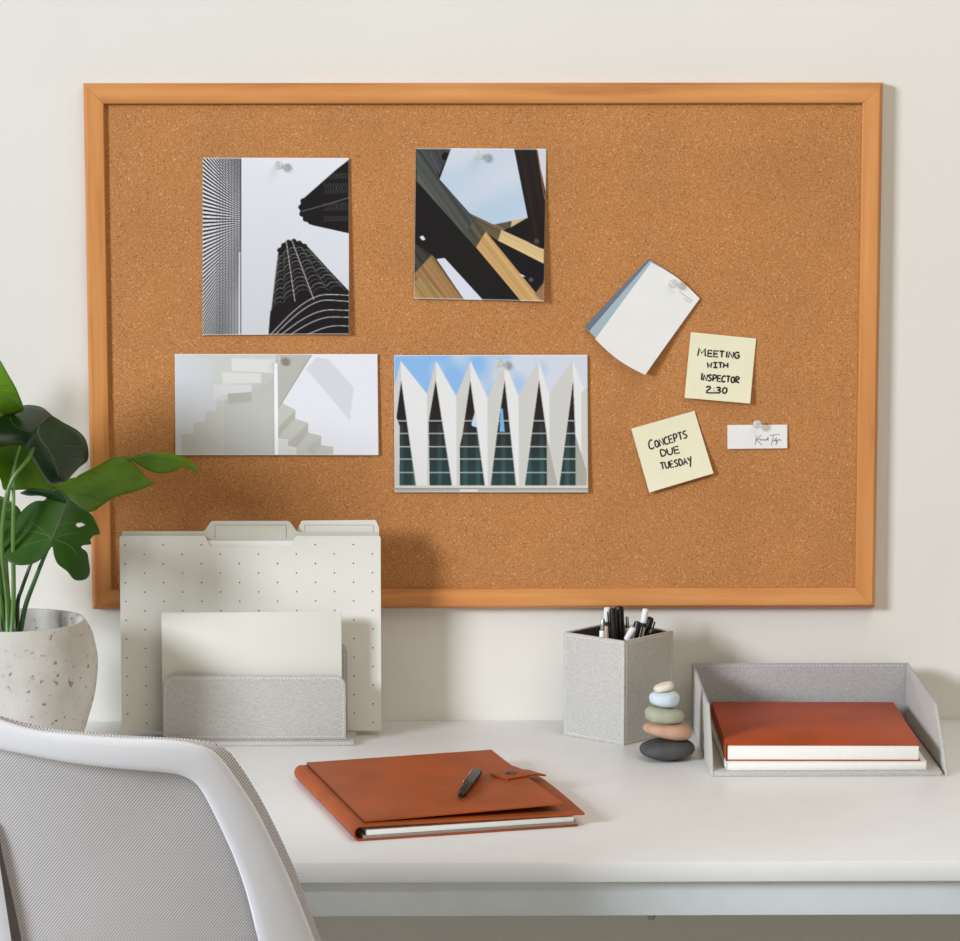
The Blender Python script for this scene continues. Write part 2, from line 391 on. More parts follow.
def draw_towers(c):
    X, Y = c.X, c.Y
    c.fill(grad(c, (Y-80)/790, (226,227,232), (206,207,211)))
    left = X < 228
    s = 19*(330-X)/273; ph = (Y-355)/s
    lin_ = (np.sin(2*PI*ph) > -.1+.3*np.abs(np.clip((Y-355)/500, -1, 1)))
    vert = (X > 120) & (np.sin(2*PI*X/13) > .55)
    base = np.where(lin_[..., None], np.array((226,226,228)), np.array((24,23,24)))
    fade = np.clip((X-130)/98, 0, 1)*np.clip((Y-480)/250, 0, 1)
    base = base*(1-.75*fade[..., None])+np.array((190,190,194))*.75*fade[..., None]
    base = np.where(vert[..., None], base*.45+np.array((120,120,122))*.35, base)
    base = np.where((X > 219)[..., None] & (Y > 500)[..., None], np.array((232,232,234)), base)
    c.fill(base, left); c.line([(228,80),(226,870)], (60,60,62), 4)
    dk_ = (27,24,25)
    c.poly([(712,86),(655,130),(505,262),(494,280),(490,310),(497,335),(515,362),(545,380),(716,418),(716,90)], dk_)
    for x, y in ((505,272),(496,300),(500,330),(515,352),(540,366)): c.a[(c.X-x)**2+(c.Y-y)**2 < 150] = dk_
    c.line([(500,318),(600,290),(712,256)], (120,118,118), 3); keep = ~poly_mask(c.X, c.Y, [(712,86),(655,130),(505,262),(494,280),(490,310),(497,335),(515,362),(545,380),(716,418),(716,90)]); sv = c.a[keep].copy()
    for k in range(9):
        x = 600+k*12
        for (yc, h) in ((350,16),(296,26),(214,34),(160,18)):
            yy = yc+(650-x)*.02
            c.line([(x-4,yy-h*.6),(x+6,yy-h*.2),(x+6,yy+h*.3),(x-2,yy+h*.7)], (86,84,84), 2.4)
    c.a[keep] = sv
    c.poly([(350,872),(357,780),(370,690),(393,500),(408,470),(430,450),(465,447),(500,458),(530,480),(620,580),(716,682),(716,872)], dk_)
    for x, y in ((400,492),(418,470),(440,456),(464,452),(488,460),(512,474)): c.a[(c.X-x)**2+(c.Y-y)**2 < 130] = dk_
    cols = [((395,500),(366,770),(410,480),(415,750)), ((412,480),(415,750),(432,458),(468,715)), ((434,458),(468,715),(458,452),(552,706)),
            ((460,452),(552,706),(492,462),(630,690)), ((492,462),(630,690),(520,480),(712,690))]
    for a0, a1, b0, b1 in cols:
        for k in range(15):
            t = (k/15)**1.25; ax, ay = a0[0]+(a1[0]-a0[0])*t, a0[1]+(a1[1]-a0[1])*t; bx, by = b0[0]+(b1[0]-b0[0])*t, b0[1]+(b1[1]-b0[1])*t
            mx, my = (ax+bx)/2, (ay+by)/2-abs(bx-ax)*.28
            if (k > 2): c.line([(ax+2,ay),((ax+mx)/2,(ay+my)/2-abs(bx-ax)*.1),(mx,my),((bx+mx)/2,(by+my)/2-abs(bx-ax)*.1),(bx-2,by)], (140,137,136) if k%2 else (90,88,88), 2.6)
    for q in ([(430,455),(468,720)], [(456,450),(552,712)], [(393,500),(362,760)]): c.line(q, (185,182,182), 3.5)
    for x0, xa, ya, ye in ((358,640,688,703),(378,660,712,738),(404,680,758,768),(445,690,790,797),(520,700,830,836)):
        pts = [(x0+(716-x0)*t, 872-(872-ya)*math.sin(min(1, t*1.35)*PI/2)+(ye-ya)*max(0, t-.6)) for t in np.linspace(0, 1, 14)]
        c.line(pts, (190,187,186), 3.6)
def draw_beams(c):
    c.fill((24,22,23))
    X, Y = c.X, c.Y
    c.poly([(140,60),(268,60),(200,210),(150,100)], (66,68,72), (.5,1,.25))
    c.a[(X-235)**2+(Y-112)**2 < 480] = (18,18,18)
    sky = grad(c, (Y-70)/400+.25*np.sin(X*.012+Y*.02), (206,212,222), (182,202,218))
    mk = poly_mask(X, Y, [(266,60),(590,60),(592,72),(668,430),(490,468),(365,410),(205,232)]); c.a[mk] = sky[mk]
    c.poly([(82,60),(140,60),(205,232),(365,410),(450,507),(400,592),(85,242)], (72,74,72), (.72,1,.3))
    c.poly([(352,500),(392,440),(450,507),(400,592)], (88,82,66), (.72,1,.3))
    c.poly([(365,410),(490,468),(584,450),(575,482),(535,500),(515,554),(455,512)], (104,90,70), (1,.5,.2))
    c.poly([(585,448),(664,431),(578,482)], (206,178,126))
    c.poly([(450,505),(720,828),(756,872),(642,872),(400,590)], (190,152,98), (.8,1,.1))
    c.poly([(532,495),(756,594),(756,670),(515,552)], (212,182,130), (1,.45,.08))
    c.poly([(592,60),(706,60),(756,330),(740,590),(676,560),(668,430)], (34,26,25), (.2,1,.2))
    c.poly([(706,60),(770,60),(770,340),(722,130)], (206,208,214)); c.line([(712,76),(756,330)], (140,92,62), 6)
    c.poly([(76,572),(192,650),(90,752),(60,752)], (58,54,52), (.75,1,.3))
    c.poly([(60,755),(170,632),(342,872),(60,872)], (148,112,72), (.75,1,.2))
    c.poly([(60,800),(120,740),(250,872),(60,872)], (166,134,86), (.75,1,.2))
    c.poly([(194,655),(236,648),(444,872),(344,872)], (214,218,228))
    c.poly([(104,538),(122,531),(136,552),(118,557)], (220,222,226)); c.poly([(628,722),(662,738),(640,742)], (200,200,200))
    c.a[(X-716)**2+(Y-552)**2 < 170] = (70,70,74); c.a[(X-690)**2+(Y-755)**2 < 130] = (80,80,84)
    c.poly([(712,830),(770,740),(770,870),(756,872)], (146,110,80)); c.poly([(705,800),(756,745),(756,770),(716,822)], (30,24,24))
def draw_stairs(c):
    X, Y = c.X, c.Y
    c.fill(grad(c, (X-42)/420, (214,216,220), (198,198,190)))
    c.poly([(45,30),(470,30),(470,130),(290,112),(240,200),(200,210),(205,60)], (206,206,199))
    c.poly([(68,480),(68,380),(120,375),(120,330),(172,325),(172,282),(220,278),(220,238),(268,232),(268,206),(370,200),(370,165),(412,160),(412,122),(470,120),(470,480)], (198,198,190))
    c.poly([(252,236),(470,150),(470,480),(252,480)], (192,193,186))
    c.poly([(285,55),(470,62),(470,118),(285,110)], (222,222,219)); c.poly([(245,115),(412,122),(412,160),(245,165)], (220,220,217))
    c.poly([(205,168),(370,168),(370,198),(268,206),(205,232)], (216,216,213))
    c.poly([(268,206),(370,200),(370,240),(268,250)], (178,178,168))
    c.poly([(482,30),(960,30),(960,480),(482,480)], (230,231,236))
    c.poly([(605,102),(650,50),(700,60),(808,180),(790,320),(690,200)], (214,215,219))
    c.poly([(482,30),(628,42),(482,272)], (186,184,175)); c.line([(628,42),(482,272)], (150,148,140), 4)
    c.poly([(482,480),(482,272),(500,246),(558,275),(556,312),(612,330),(612,372),(668,386),(666,425),(718,432),(718,480)], (196,196,188))
    c.poly([(482,350),(558,275),(556,312),(500,370),(482,400)], (180,178,168)); c.poly([(522,420),(612,330),(612,372),(560,436)], (182,181,173))
    c.poly([(600,440),(668,386),(666,425),(630,470)], (188,187,180))
    c.poly([(482,400),(520,402),(520,432),(560,438),(560,480),(482,480)], (216,216,212)); c.line([(482,400),(520,402),(520,432),(560,438)], (235,232,228), 3)
    c.poly([(467,60),(482,60),(482,480),(467,480)], (244,244,246)); c.line([(466,60),(466,480)], (160,160,156), 2)
def draw_facade(c):
    X, Y = c.X, c.Y
    t = (X-40)/860+.12*np.sin(X*.02+Y*.03)+.1*np.sin(X*.045-Y*.02)
    c.fill(grad(c, (t-.25)*2.2, (140,184,230), (208,214,224)))
    pk = [70,228,382,535,688,840]; vy = [(40,190),(187,216),(318,226),(458,232),(597,226),(735,216),(892,200)]
    for i, px_ in enumerate(pk):
        a, b = vy[i], vy[i+1]
        c.poly([a,(px_,68),(px_,640),(a[0],640)], (206,204,198)); c.poly([(px_,68),b,(b[0],640),(px_,640)], (228,228,226))
    c.poly([(878,212),(892,195),(912,190),(912,640),(878,640)], (206,204,198))
    gl = [[(72,153),(50,320),(64,360),(62,626),(136,626)], [(227,153),(194,340),(197,626),(298,626)], [(382,153),(345,400),(333,450),(333,626),(445,626)],
          [(536,153),(500,395),(470,626),(585,626)], [(690,153),(655,400),(624,626),(723,626),(723,400)], [(843,153),(812,380),(778,626),(851,626),(851,400)]]
    for g_ in gl:
        mk = poly_mask(X, Y, g_); tt = np.clip((Y-300)/250, 0, 1)[..., None]
        g2 = np.array((36,31,31))*(1-tt)+np.array((40,62,62))*tt
        g2 = np.where(((np.sin(X*.11) > .5) & (Y > 350))[..., None], g2*1.35, g2)
        c.a[mk] = g2[mk]
        for y in (337,393,452,508,568):
            l = mk & (np.abs(Y-y) < 2.6); c.a[l] = (176,180,180)
        ap_ = g_[0]; c.line([ap_, g_[-1]], (196,194,188), 3)
    c.poly([(722,400),(770,626),(723,626)], (176,174,164)); c.poly([(851,400),(900,560),(900,640),(851,626)], (170,168,158))
    c.poly([(386,350),(400,300),(412,366),(388,360)], (190,214,232)); c.poly([(512,385),(516,285),(526,280),(534,385)], (120,176,222))
    c.poly([(30,626),(912,626),(912,640),(30,640)], (214,212,204)); c.poly([(30,638),(912,638),(912,666),(30,666)], (178,176,168)); c.line([(30,640),(912,640)], (120,118,112), 3)
    c.poly([(332,644),(412,644),(412,652),(332,652)], (226,224,218))
def photo(corners, box_, draw, curl, label, group='photographs pinned to the cork board', step=.0008):
    p = Paper(corners, curl, .0008)
    w = (p.c[1]-p.c[0]).length; h = (p.c[3]-p.c[0]).length
    nu, nv = int(w/step), int(h/step); x0, x1, y0, y1 = box_
    S = 3
    us = (np.arange((nu+1)*S)-(S-1)/2)/S/nu; vs = (np.arange((nv+1)*S)-(S-1)/2)/S/nv
    X, Y = np.meshgrid(x0+us*(x1-x0), y0+vs*(y1-y0))
    cv = Canvas(X, Y); draw(cv)
    a = cv.a.reshape(nv+1, S, nu+1, S, 3).mean((1, 3))
    # thin pale edge of the print
    e = 1.2/nu*1; U, V = np.meshgrid(np.arange(nu+1)/nu, np.arange(nv+1)/nv)
    ed = (U < 1/nu) | (U > 1-1/nu) | (V < 1.1/nv) | (V > 1-1.1/nv); a[ed] = a[ed]*.4+np.array((236,230,222))*.6
    ge = p.sheet(nu, nv)
    loc = p.P(.5, 1); o = obj('photo_print', ge, M['photo'], loc=loc, auto=0)
    lc = np.clip(a/255, 0, 1); lc = np.where(lc <= .04045, lc/12.92, ((lc+.055)/1.055)**2.4)
    n = (nu+1)*(nv+1); col = np.ones((2*n, 4)); col[:n, :3] = lc.reshape(-1, 3); col[n:, :3] = .8
    at_ = o.data.color_attributes.new('print', 'FLOAT_COLOR', 'POINT'); at_.data.foreach_set('color', col.ravel().astype(np.float32))
    tag(o, label, 'photograph', group); return p
photo([(202.7,157.6),(349,157.9),(349.3,334),(202.7,335.2)], (57,710,80,870), draw_towers, lambda u, v: .0032*max(0,u-.55)**2*5*(.4+v)+.0016*v*v,
      'black and white photograph of dark ridged towers and a striped facade')
photo([(415.7,148),(546.4,148.8),(543.9,301.1),(413.8,298.6)], (78,760,68,868), draw_beams, lambda u, v: .006*max(0,u-.5)**2*4*v+.002*v*v,
      'colour photograph of crossing dark and golden timber beams against pale sky')
photo([(174.8,353.9),(377.6,353.9),(378.7,454.9),(175.5,454.9)], (42,912,38,468), draw_stairs, lambda u, v: .0018*v*v+.0015*u,
      'wide pale photograph of white zigzag stairs with a vertical pole')
photo([(394,355.1),(587.4,354.6),(588.1,491.9),(394.6,492.1)], (40,907,43,657), draw_facade, lambda u, v: .0022*v*v+.002*u,
      'colour photograph of a white facade with tall pointed zigzag windows')

# --- push pins
def pin(x, y, Y, tilt=(0,0), label=''):
    p = at(x, y, Y-.006); base = Vector((p.x+.0006, Y, p.z-.0004))
    t = thing('push_pin', label, 'push pin', base, 0, 'clear push pins on the cork board')
    ax = Vector((tilt[0], -1, tilt[1])).normalized(); Mx = aim(base, base+ax)
    obj('pin_body', lathe([(0,0),(.0042,0),(.0046,.0006),(.0044,.0012),(.0026,.0018),(.0021,.0045),(.0026,.0075),(.0042,.0084),(.0050,.0092),(.0048,.0102),(.003,.0106),(0,.0107)], 20, Mx), M['clear'], t)
    obj('needle', lathe([(0,.002),(.0006,.002),(.0006,-.008),(0,-.010)], 8, Mx), M['steel'], t)
YP = YC-.0014
pin(277.5, 165, YP, (.02,.03), 'clear push pin at the top of the black and white tower photograph')
pin(478, 155.5, YP, (.03,.03), 'clear push pin at the top of the timber beam photograph')
pin(276.5, 359, YP, (.02,.03), 'clear push pin at the top of the white stairs photograph')
pin(498.5, 363, YP-.0008, (.03,.03), 'clear push pin at the top of the pointed facade photograph')
pin(672.5, 283.5, YC-.0035, (.06,.05), 'clear push pin holding the fan of white and blue cards')
pin(756.6, 424.5, YP, (.0,.05), 'clear push pin at the top of the small signed card')

# --- stroke lettering
G = {
 'M': [[(0,0),(.12,1),(.5,.35),(.9,1),(1,0)]], 'E': [[(.95,1),(.05,1),(.05,0),(1,0)],[(.05,.52),(.85,.52)]], 'T': [[(0,1),(1,1)],[(.5,1),(.5,0)]],
 'I': [[(.5,1),(.5,0)]], 'J': [[(0,1),(1,1)],[(.5,1),(.5,0)],[(0,0),(1,0)]], 'N': [[(0,0),(.02,1),(.95,0),(1,1)]], 'G': [[(1,.85),(.6,1),(.1,.75),(.05,.3),(.45,0),(.95,.1),(1,.45),(.55,.45)]],
 'W': [[(0,1),(.25,0),(.5,.65),(.75,0),(1,1)]], 'H': [[(0,1),(0,0)],[(1,1),(1,0)],[(0,.5),(1,.5)]], 'S': [[(.95,.95),(.5,1),(.1,.75),(.9,.3),(.5,0),(0,.08)]],
 'P': [[(.1,0),(.1,1),(.8,.95),(.95,.7),(.7,.48),(.1,.45)]], 'C': [[(1,.9),(.6,1),(.1,.7),(.05,.25),(.4,0),(1,.1)]], 'O': [[(.5,1),(.08,.7),(.08,.25),(.5,0),(.92,.3),(.9,.75),(.5,1)]],
 'R': [[(.1,0),(.1,1),(.85,.95),(.9,.65),(.15,.5),(1,0)]], '2': [[(.05,.8),(.45,1),(.85,.75),(.05,0),(1.9,.03)]], ':': [[(.5,.85),(.55,.80)],[(.5,.42),(.55,.38)]], '3': [[(.05,.95),(.7,1),(.8,.7),(.35,.5),(.9,.35),(.6,0),(0,.1)]],
 '0': [[(.5,1),(.08,.6),(.2,.1),(.6,0),(.95,.4),(.85,.85),(.5,1)]], 'D': [[(.05,0),(.08,1),(.75,.85),(1,.45),(.7,.08),(.05,0)]], 'U': [[(0,1),(.08,.2),(.5,0),(.92,.25),(1,1)]],
 'A': [[(0,0),(.5,1),(1,0)],[(.2,.38),(.85,.38)]], 'Y': [[(0,1),(.5,.5)],[(1,1.1),(.35,-.5)]],
}
def word(bm, paper, s, p0, p1, h, big=1.0, w=.00092, lean=0):
    p0, p1 = np.array(p0, float), np.array(p1, float); d = (p1-p0); L = np.linalg.norm(d); d /= L; up = np.array((d[1], -d[0])); up = up+d*lean
    wid = [(.55 if ch in 'I:' else 1.35 if ch == 'M' else 1.15 if ch == 'W' else 1) * (big if i == 0 else 1) for i, ch in enumerate(s)]
    tot = sum(wid); x = 0
    for i, ch in enumerate(s):
        cw = wid[i]/tot*L; hh = h*(big if i == 0 else 1)
        for st in G[ch]:
            st2 = cat([(a, b) for a, b in st], 3) if (ch in 'GSPCORDU230' and len(st) > 3) else st
            pts = []
            for a, b in st2:
                q = p0+d*(x+a*cw*.78+random.uniform(-.15,.15))+up*(b*hh+random.uniform(-.12,.12)); pts.append(paper.on(q[0], q[1], .0006))
            tube(pts, w, 6, bm, squash=.35)
        x += cw
    return bm
def sticky(cs, label, words, curl):
    p = Paper(cs, curl, .0009); t = thing('sticky_note', label, 'sticky note', p.P(.5, 1), 0, 'sticky notes on the cork board')
    obj('note_sheet', p.sheet(12, 12, .0003), M['note'], t, auto=60)
    bm = bmesh.new()
    for a in words: word(bm, p, *a)
    o = obj('handwriting', bm, M['ink'], t)
q6 = lambda x, y: (680+x/11.07, 325+y/11.07)
q5 = lambda x, y: (570+x/3.7625, 250+y/3.7625)
sticky([q6(120,78),q6(842,150),q6(770,864),q6(45,800)], 'pale yellow sticky note with handwritten meeting reminder and a time',
       [('MEETING', q6(195,338), q6(665,368), 6.0, 1.25, .00095), ('WJTH', q6(298,468), q6(540,472), 5.0, 1, .00092), ('INSPECTOR', q6(222,606), q6(660,640), 6.0, 1.2, .00095), ('2:30', q6(282,742), q6(530,752), 5.6, 1.1, .00098)],
       lambda u, v: .0005+.0055*v*v)
sticky([q5(230,672),q5(468,605),q5(538,838),q5(297,910)], 'pale yellow sticky note tilted to the left with handwritten concepts deadline',
       [('CONCEPTS', q5(300,750), q5(446,703), 7.0, 1.25, .00085, .05), ('DUE', q5(343,776), q5(418,760), 6.6, 1.0, .00086, .0), ('TUESDAY', q5(343,824), q5(462,800), 6.4, 1.0, .00085, .0)],
       lambda u, v: .0005+.005*v*v)
# --- fanned cards
def fan_card(cs, off, m, label, curl, bow, txt=None, nm='blank_card'):
    p = Paper(cs, curl, off)
    if txt:
        t = thing(nm, label, 'card', p.P(.5, 1), 0, 'fan of cards on the cork board'); obj('card_sheet', p.sheet(16, 16, .0005, bow), m, t, auto=60); txt(p, t)
    else:
        o = obj(nm, p.sheet(16, 16, .0005, bow), m, loc=p.P(.5, 1), auto=60); tag(o, label, 'card', 'fan of cards on the cork board')
bw = lambda u, v: (u-.0*v, v+.035*math.sin(PI*u)*(1 if v > .5 else -.0)*(2*v-1)-(.035*math.sin(PI*u)*(1-2*v) if v < .5 else 0))
fan_card([(648.6,258.6),(694,297),(640,371.5),(584.6,326)], .0006, M['card_s'], 'slate blue card at the back of the fan of cards', lambda u, v: .0004+.004*v*v, bw)
fan_card([(650,260.5),(697,298.2),(642.5,372.8),(588.9,330.6)], .0014, M['card_b'], 'pale blue card in the middle of the fan, behind the white card', lambda u, v: .0006+.006*v*v, bw)
def card_text(p, t):
    bm = bmesh.new()
    for (a, b), (c_, d) in (((679.3,291.5),(692.8,301.3)), ((683.5,298.2),(690.8,303.4))):
        n = 7 if c_-a > 10 else 4
        for k in range(n):
            t0, t1 = k/n, (k+.72)/n
            tube([p.on(a+(c_-a)*t0, b+(d-b)*t0, .0007), p.on(a+(c_-a)*t1, b+(d-b)*t1, .0007)], .00035, 5, bm, .3)
    obj('small_print', bm, M['greyink'], t)
fan_card([(651.3,262.6),(699.6,298.6),(644.6,374.2),(594.8,338.4)], .0023, M['card_w'], 'white card at the front of the fan of cards', lambda u, v: .0009+.008*v*v, bw, card_text)
# --- signed card
pc = Paper([(727.3,424.9),(787.2,424.6),(787,448),(727.3,448.7)], lambda u, v: .0004+.0016*v, .0008)
t = thing('signed_card', 'small white card with a black signature, right of the notes', 'card', pc.P(.5, 1)); obj('card_sheet', pc.sheet(8, 4, .0004), M['card_w'], t, auto=60)
q7 = lambda x, y: (625+x/5.647, 405+y/5.647)
sg = [[(742,172),(738,195),(735,222)], [(768,168),(745,192),(739,196),(752,205),(772,226)], [(748,196),(762,190),(765,200),(772,192),(778,200),(784,192),(790,200),(797,190),(800,199),(806,180),(808,200)],
      [(815,172),(850,166),(872,165)], [(840,168),(832,195),(826,228)], [(830,205),(843,196),(846,204),(853,182),(852,204),(858,198),(850,226),(862,200),(870,192),(876,200),(884,196)]]
bm = bmesh.new()
for st in sg: tube([pc.on(*q7(*a), .0006) for a in cat(st, 3)], .00036, 5, bm, .4)
obj('signature', bm, M['greyink'], t)

# ------------------------------------------------------------------ stitching helper
def stitches(path, normal, pitch=.0042, ln=.0024, r=.00032, bm=None):
    """dashes along a 3D polyline, lying just proud of the surface"""
    if bm is None: bm = bmesh.new()
    P = [Vector(p) for p in path]; nrm = Vector(normal)*r*.6
    for a, b in zip(P, P[1:]):
        L = (b-a).length; n = max(1, round(L/pitch)); d = (b-a)/n
        for i in range(n):
            s = a+d*(i+.2); e = s+d.normalized()*min(ln, d.length*.6); tube([s+nrm, e+nrm], r, 5, bm)
    return bm

# ------------------------------------------------------------------ letter sorter, notebook and folders
SX0, SX1 = -.3662, -.1580
def rounded_panel(x0, x1, z0, z1, r, n=8):
    pts = [(x0,z0),(x1,z0)]
    pts += [(x1-r+r*math.cos(a), z1-r+r*math.sin(a)) for a in np.linspace(0, PI/2, n)]
    pts += [(x0+r-r*math.cos(a), z1-r+r*math.sin(a)) for a in np.linspace(PI/2, 0, n)]
    return pts
st = thing('letter_sorter', 'grey linen letter sorter with white stitching standing on the desk below the board', 'letter sorter', (-.262, -.09, DZ))
obj('base', box(SX0-.001, SX1+.0095, -.140, -.040, DZ, DZ+.005, .0012), M['linen'], st)
for nm, yp, zt, xo in (('front_panel', -.128, .0742, 0), ('middle_panel', -.0975, .107, .0008), ('back_panel', -.052, .15, 0)):
    pl = rounded_panel(SX0+xo, SX1+xo, DZ+.0052, DZ+.005+zt, .0125)
    pn = obj(nm, prism([Vector((x, yp-.002, z)) for x, z in pl], (0, .004, 0), .0006), M['linen'] if nm == 'front_panel' else M['linen_d'], st, auto=50)
    pl2 = rounded_panel(SX0+xo+.003, SX1+xo-.003, DZ+.009, DZ+.005+zt-.003, .0098)
    obj('stitching', stitches([(x, yp-.002, z) for x, z in pl2]+[(pl2[0][0], yp-.002, pl2[0][1])], (0,-1,0)), M['stitch'], pn)
nb = thing('notebook', 'thin ivory notebook standing in the front slot of the grey letter sorter', 'notebook', (-.266, -.115, DZ+.005))
tl = at(161.9, 612.5, -.112); tr = at(341.5, 612, -.112)
obj('cover', box(tl.x, tr.x, -.1185, -.1175, DZ+.0056, tl.z, .0003), M['ivory'], nb)
obj('page_block', box(tl.x+.001, tr.x-.0005, -.1174, -.1126, DZ+.0062, tl.z-.001), M['page'], nb)
obj('back_cover', box(tl.x, tr.x, -.1125, -.1115, DZ+.0056, tl.z, .0003), M['ivory'], nb)
# folders
def px_poly(pts, Y): return [at(x, y, Y) for x, y in pts]
def corner(p, a, b, r=2.5):
    a, b, p = map(lambda q: np.array(q, float), (a, b, p)); u = (a-p)/np.linalg.norm(a-p); v = (b-p)/np.linalg.norm(b-p)
    s, e = p+u*r, p+v*r; return [tuple((1-t)**2*s+2*t*(1-t)*p+t*t*e) for t in (0, .33, .67, 1)]
def soften(pts, r=2.5):
    o = []
    for i, p in enumerate(pts): o += corner(p, pts[i-1], pts[(i+1)%len(pts)], r)
    return o
YFo = -.0840
def flap(name, pts, Y, m, par, lean=0, t=.0006, r=2.5):
    P = px_poly(soften(pts, r), Y); z0 = DZ+.0056
    for p in P: p.z = max(p.z, z0); p.y += lean*(p.z-z0)
    return obj(name, prism(P, (0, t, 0)), m, par, auto=50)
cp = lambda x, y: (100+x/3.2, 500+y/3.2)
fo = thing('file_folder', 'cream dotted file folder with notched front and grey centre tab in the letter sorter', 'file folder', (-.27, YFo, DZ+.005), 0, 'file folders in the letter sorter')
FD = mk_dots(at(*cp(80,144), YFo)-Vector((-.27, YFo, DZ+.005)), (at(*cp(201.8,144), YFo)-at(*cp(80,144), YFo)).x, at(*cp(80,144), YFo).z-at(*cp(80,204.4), YFo).z)
ff = flap('front_flap', [cp(62,115),cp(336,115),cp(352,148),cp(609,148),cp(625,115),cp(898,115),cp(900,740),cp(70,740)], YFo, FD, fo)
flap('back_flap', [cp(70,100),cp(334,100),cp(356,67),cp(606,67),cp(630,102),cp(893,102),cp(897,740),cp(72,740)], YFo+.0045, M['folder_b'], fo)
flap('paper_insert', [cp(100,130),cp(870,130),cp(870,735),cp(100,735)], YFo+.0022, M['paper'], fo)
# printed outline on the tab
bm = bmesh.new(); ta = [at(*cp(x, y), YFo+.0045) for x, y in ((368,80),(596,80),(596,124),(368,124))]
for a, b in ((0,1),(1,2),(3,0)): tube([ta[a]+Vector((0,-.0002,0)), ta[b]+Vector((0,-.0002,0))], .0002, 4, bm)
obj('tab_outline', bm, M['greyink'], fo)
fo2 = thing('file_folder', 'off white file folder with a cut corner tab on the right, behind the dotted folder', 'file folder', (-.27, YFo+.008, DZ+.005), 0, 'file folders in the letter sorter')
flap('front_flap', [cp(76,110),cp(892,110),cp(892,740),cp(76,740)], YFo+.0075, M['folder'], fo2)
flap('back_flap', [cp(78,103),cp(628,103),cp(645,66),cp(882,64),cp(893,90),cp(896,740),cp(76,740)], YFo+.011, M['folder'], fo2, r=1.5)
bm = bmesh.new(); ta = [at(*cp(x, y), YFo+.011) for x, y in ((655,100),(655,80),(875,80),(875,100))]
for a, b in ((0,1),(1,2),(2,3)): tube([ta[a]+Vector((0,-.0002,0)), ta[b]+Vector((0,-.0002,0))], .0002, 4, bm)
obj('tab_outline', bm, M['greyink'], fo2)

# ------------------------------------------------------------------ pen cup
CS, TH = .0902, math.radians(41.9)
Fc = Vector((.1587, -.1435, DZ)); ea = Vector((-math.cos(TH), math.sin(TH), 0)); eb = Vector((math.sin(TH), math.cos(TH), 0)); CHh = .1208
cc = Fc+(ea+eb)*CS/2
pcup = thing('pen_cup', 'square grey linen pen cup with white stitched edges standing in front of the wall', 'pen cup', cc)
w_ = .0032
def cwall(o, d, nrm):
    a = o; b = o+d*CS; ni = -nrm*w_
    a2, b2 = a+d*w_*1.0, b-d*w_*1.0
    pn = obj('side_panel', prism([a+d*.0002, b-d*.0002, b2+ni, a2+ni], (0,0,CHh), .0004), M['linen'], pcup, auto=50)
    i = .0032; pth = [a+d*i+Vector((0,0,i)), b-d*i+Vector((0,0,i)), b-d*i+Vector((0,0,CHh-i)), a+d*i+Vector((0,0,CHh-i)), a+d*i+Vector((0,0,i))]
    obj('stitching', stitches(pth, nrm, .0034, .002), M['stitch'], pn)
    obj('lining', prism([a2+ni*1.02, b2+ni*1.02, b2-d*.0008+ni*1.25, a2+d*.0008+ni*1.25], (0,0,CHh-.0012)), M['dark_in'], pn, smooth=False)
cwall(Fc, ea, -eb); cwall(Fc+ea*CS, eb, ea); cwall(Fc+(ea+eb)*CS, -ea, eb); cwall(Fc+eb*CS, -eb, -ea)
q = CS/2-w_*1.3
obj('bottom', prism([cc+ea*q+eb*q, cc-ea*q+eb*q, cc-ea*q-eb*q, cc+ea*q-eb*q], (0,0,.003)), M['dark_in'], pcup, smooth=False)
# pens: tip px, lower visible px, depth offset along view, kind
def pen(tip, low, Y, kind, label, r=.0042, n=0):
    a = at(*tip, Y); b = at(*low, Y); d = (b-a).normalized(); zb = DZ+.0075
    L = (a.z-zb)/-d.z; foot = a+d*L
    q_ = CS/2-.0125; rel = foot-cc; rel.z = 0; pa, pbb = max(-q_, min(q_, rel.dot(ea))), max(-q_, min(q_, rel.dot(eb)))
    foot = cc+ea*pa+eb*pbb; foot.z = zb+random.uniform(0,.0005)
    L = (a-foot).length; Mx = aim(foot, a)
    t = thing(kind[0], label, kind[1], foot, 0, 'pens and pencils in the grey linen cup')
    if kind[2] == 'black':
        obj('barrel', lathe([(0,0),(.001,.0005),(r*.8,.012),(r,.02),(r,L*.62)], 16, Mx), M['black'], t)
        obj('cap', lathe([(r*.9,L*.62),(r*1.12,L*.625),(r*1.12,L-.004),(r*.95,L-.0008),(r*.5,L),(0,L)], 16, Mx), M['black'], t)
        obj('clip', box(-.0011, .0011, -r*1.75, -r*1.3, L*.7, L-.004, .0003, mat=Mx), M['black'], t)
    elif kind[2] == 'mech':
        obj('barrel', lathe([(0,0),(.0006,.001),(r*.8,.014),(r,.022),(r,L-.022),(r*.95,L-.021)], 16, Mx), M['cream'] if n else M['wood_p'], t)
        obj('band', lathe([(r*.9,L-.0215),(r*1.05,L-.021),(r*1.05,L-.0175),(r*.9,L-.0172)], 16, Mx), M['bronze'], t)
        obj('clip', box(-.0011, .0011, -r*1.7, -r*1.1, L-.03, L-.012, .0003, mat=Mx), M['bronze'], t)
        obj('eraser_cap', lathe([(r*.85,L-.0168),(r*1.02,L-.016),(r*1.02,L-.006),(r*.95,L-.001),(r*.6,L),(0,L)], 16, Mx), M['white'], t)
    else:
        obj('barrel', lathe([(0,0),(.0006,.001),(r*.8,.014),(r,.022),(r,L-.014),(r*.9,L-.0135)], 16, Mx), M['white'], t)
        obj('push_button', lathe([(r*.4,L-.0135),(r*.75,L-.013),(r*.75,L-.002),(r*.5,L),(0,L)], 16, Mx), M['steel'], t)
PB, PM, PW = ('pen','pen','black'), ('mechanical_pencil','pencil','mech'), ('pen','pen','white')
